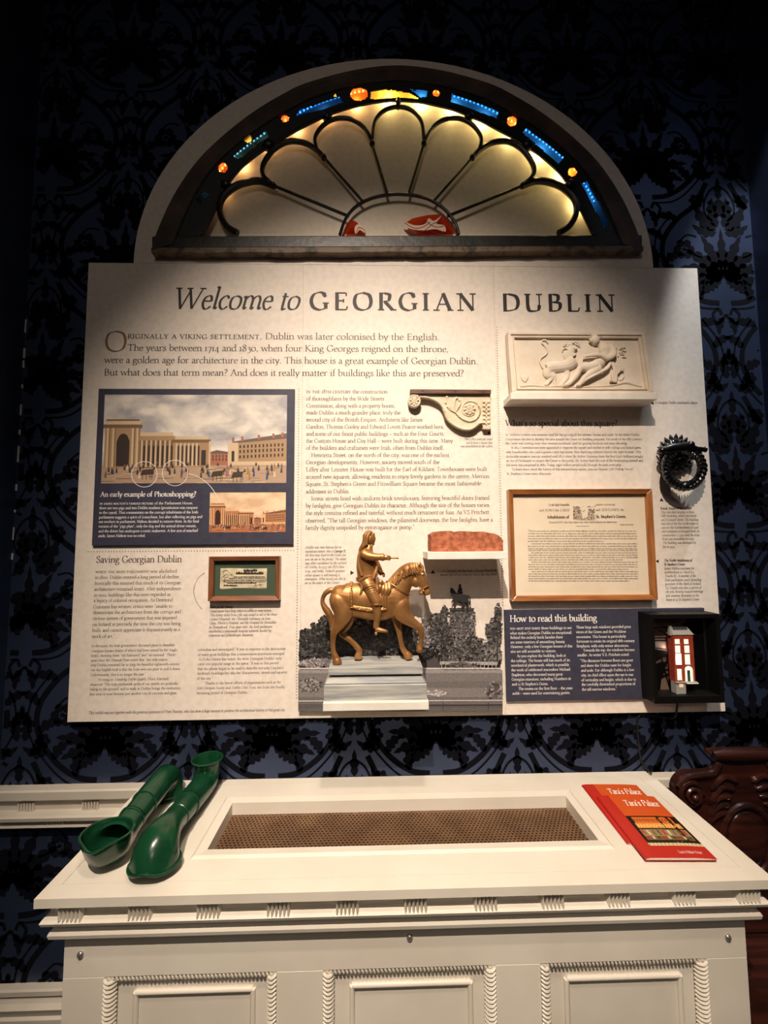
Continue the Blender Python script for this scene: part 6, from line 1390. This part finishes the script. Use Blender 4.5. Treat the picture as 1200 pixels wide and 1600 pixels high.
# ---------------------------------------------------------------- the two booklets
redc = mat('red_glossy_cover', (180, 46, 34), .35, spec=.45); orc = mat('orange_cover_ink', (202, 84, 34), .35, spec=.45); pagew = mat('white_pages', (232, 226, 218), .7); redd = mat('red_spine_ink', (176, 34, 24), .35)
def booklet(label, tl_, tr_, bl_, z0, th, full):
    tl2, tr2, bl2 = PZ(*tl_, z0+th), PZ(*tr_, z0+th), PZ(*bl_, z0+th); U_ = tr2-tl2; V_ = tl2-bl2
    V_ = V_-U_*(V_.dot(U_)/U_.dot(U_))*.35
    t = thing('booklet', label, 'booklet', (bl2.x, bl2.y, z0), 'red and orange booklets')
    def m_(u, v, h=0.0):
        p = bl2+U_*u+V_*v; return Vector((p.x, p.y, z0+th*(.55+.45*math.sin(min(1, max(0, u)/.10)*1.57)) - (0 if u < .6 else th*.45*((u-.6)/.4)**2)+h))
    def sheet(u0, u1, v0, v1, h0, h1, nm, m, par):
        m3 = MB(); n = 14; rr_ = []
        for i in range(n+1):
            u = u0+(u1-u0)*i/n; rr_.append([m_(u, v0, h0), m_(u, v1, h0), m_(u, v1, h1), m_(u, v0, h1)])
        m3.loft(rr_); return m3.build(nm, m, par, smooth=True, angle=30)
    m3 = MB(); rr_ = []
    for i in range(15):
        u = .012+.976*i/14; top_ = m_(u, 0).z-.0006-z0
        pr_ = []
        for v, z in ((.006, 0), (.994, 0), (.994, 1), (.006, 1)):
            p = m_(u, v); pr_.append((p.x, p.y, z0+.0008 if z == 0 else p.z-.0005))
        rr_.append(pr_)
    m3.loft(rr_); m3.build('pages', pagew, t, smooth=True, angle=30)
    cov = sheet(0, 1, 0, 1, -.0004, .0002, 'cover', redc, t)
    m3 = MB(); rr_ = []
    for i in range(15): u = i/14; a, b = m_(u, 0), m_(u, 1); rr_.append([(a.x, a.y, z0+.0002), (b.x, b.y, z0+.0002), (b.x, b.y, z0+.0007), (a.x, a.y, z0+.0007)])
    m3.loft(rr_); m3.build('back_cover', redc, t)
    sheet(.0, .03, 0, 1, .0002, .0003, 'spine_fold', redd, t)
    sheet(.205, .998, .62, .998, .0002, .0004, 'orange_panel', orc, t)
    T2 = Text(0, 3); T2.fn = lambda x, z, e: tuple(m_(x, z, .0006+e*.3))
    T2.line("_Tara's Palace_", .36, .80, .16, .93, 0, 1.2); T2.line("_Tara's Palace Trust_", .52, .055, .055, .86); T2.build('cover_lettering', ink_wh, t)
    if full:
        m3 = MB(); rg3 = random.Random(12); kk = [0]
        def q_(u0, v0, u1, v1, c):
            kk[0] += 1; e = .0004+kk[0]*4e-6; m3.col = lin(c); n = 5
            for i in range(n): a, b = u0+(u1-u0)*i/n, u0+(u1-u0)*(i+1)/n; m3.add([m_(a, v0, e), m_(b, v0, e), m_(b, v1, e), m_(a, v1, e)], [(0,1,2,3)])
        q_(.205, .16, .998, .62, (34, 20, 12))
        q_(.28, .50, .90, .60, (206, 104, 40)); q_(.26, .42, .95, .50, (222, 150, 70)); q_(.25, .30, .96, .40, (150, 128, 84)); q_(.25, .24, .96, .30, (112, 92, 60)); q_(.205, .16, .998, .20, (216, 196, 150))
        for i in range(14): q_(.29+i*.044, .53, .305+i*.044, .57, (92, 40, 20)); q_(.28+i*.047, .44, .295+i*.047, .475, (250, 214, 140))
        for i in range(9): q_(.26+i*.077, .315, .30+i*.077, .39, [(176, 60, 50), (196, 186, 160), (120, 100, 70), (88, 84, 60)][i % 4]); q_(.27+i*.077, .255, .31+i*.077, .295, [(170, 44, 40), (190, 176, 140), (80, 64, 40)][i % 3])
        for i in range(14): q_(.22+i*.056, .165, .228+i*.056, .24, (60, 44, 26))
        for i in range(40): u = rg3.uniform(.25, .95); v = rg3.uniform(.20, .56); q_(u, v, u+.02, v+.008, (rg3.randint(90, 250), rg3.randint(60, 180), rg3.randint(30, 110)))
        m3.build('cover_picture', PICC, t, fix=False)
booklet("lower booklet with red and orange cover, mostly hidden by the other on the white box", (909, 1225.5), (994.5, 1225.5), (979.5, 1316), ZT+.0002, .005, True)
booklet("upper red and orange booklet with a lit dolls' house picture, on the white box", (932.5, 1243), (1022.5, 1243), (1008, 1340), ZT+.0054, .0062, True)
# ---------------------------------------------------------------- carved chair beside the box
mah = wood('dark_mahogany', (60, 27, 18), (32, 14, 10), 0, 5, .28, .5)
ch = thing('carved_hall_chair', 'dark mahogany hall chair with a scroll-carved back, right of the white box', 'chair', (1.065, -.2, 0))
cx_, CYk = 1.065, -.075
def cp(dx, z, y=CYk): return (cx_+dx, y, z)
half_o = [(.0, .985), (-.085, .985), (-.092, .972), (-.078, .962), (-.074, .945), (-.085, .930), (-.12, .925), (-.165, .925), (-.195, .905), (-.205, .875), (-.195, .84), (-.175, .815), (-.160, .78), (-.158, .72), (-.15, .64), (-.13, .56), (-.12, .49), (0, .49)]
pl_ = cr(half_o[:-1], 3)+[half_o[-1]]; poly = [(cx_+x, z) for x, z in pl_]+[(cx_-x, z) for x, z in reversed(pl_[1:-1])]
MB().slab(poly, CYk-.012, CYk+.014).build('back_panel', mah, ch, bevel=.003)
m3 = MB(); m3.tube([cp(-.088, .975, CYk-.012), cp(-.04, .978, CYk-.014), cp(.04, .978, CYk-.014), cp(.088, .975, CYk-.012)], [.013, .018, .018, .013], 12); m3.build('crest_roll', mah, ch, smooth=True)
m3 = MB()
for s in (-1, 1):
    sp = []
    for i in range(44): a = i*.33; r = .036-.0007*i; sp.append(cp(s*(.163+r*math.cos(a)*-1), .870+r*math.sin(a), CYk-.014-.0005*i))
    m3.tube(sp, [.0085-.0001*i for i in range(44)], 8); m3.ball(cp(s*.163, .870, CYk-.034), (.009, .009, .009), 10, 8)
    m3.tube([cp(s*x, z, CYk-.014) for x, z in cr([(.07, .955), (.09, .928), (.13, .922), (.17, .915), (.198, .890)], 4)], .009, 8)
    m3.tube([cp(s*x, z, CYk-.014) for x, z in cr([(.19, .84), (.168, .81), (.152, .77), (.150, .70), (.143, .63), (.12, .54)], 4)], .009, 8)
    for i in range(5): m3.tube([cp(s*x, z, CYk-.014) for x, z in cr([(.02+.01*i, .90-.02*i), (.06+.012*i, .915-.03*i), (.10+.006*i, .88-.04*i)], 4)], [.003]+[.008]*7+[.003], 8)
m3.build('scroll_carving', mah, ch, smooth=True)
m3 = MB(); ov = [cp(.075*math.cos(6.283*i/30), .74+.095*math.sin(6.283*i/30), CYk-.013) for i in range(30)]; m3.tube(ov, .009, 8, True); m3.ball(cp(0, .74, CYk-.010), (.06, .012, .08), 16, 8); m3.build('cartouche', mah, ch, smooth=True)
MB().slab([(cx_-.195, .455), (cx_+.195, .455), (cx_+.195, .485), (cx_-.195, .485)], -.44, CYk+.014).build('seat', mah, ch, bevel=.006)
MB().box(cx_-.175, cx_+.175, -.42, CYk+.01, .40, .4545).build('seat_frame', mah, ch, bevel=.003)
for sx in (-1, 1):
    m3 = MB(); m3.tube([(cx_+sx*.155, -.39, z) for z in (.40, .36, .30, .16, .06, .03, 0)], [.026, .03, .022, .026, .018, .024, .022], 12); m3.build('leg', mah, ch, smooth=True)
    m3 = MB(); m3.tube([(cx_+sx*.155, CYk-.01+dy, z) for z, dy in ((.40, 0), (.25, .004), (.1, .02), (0, .04))], [.022, .021, .02, .019], 10); m3.build('leg', mah, ch, smooth=True)
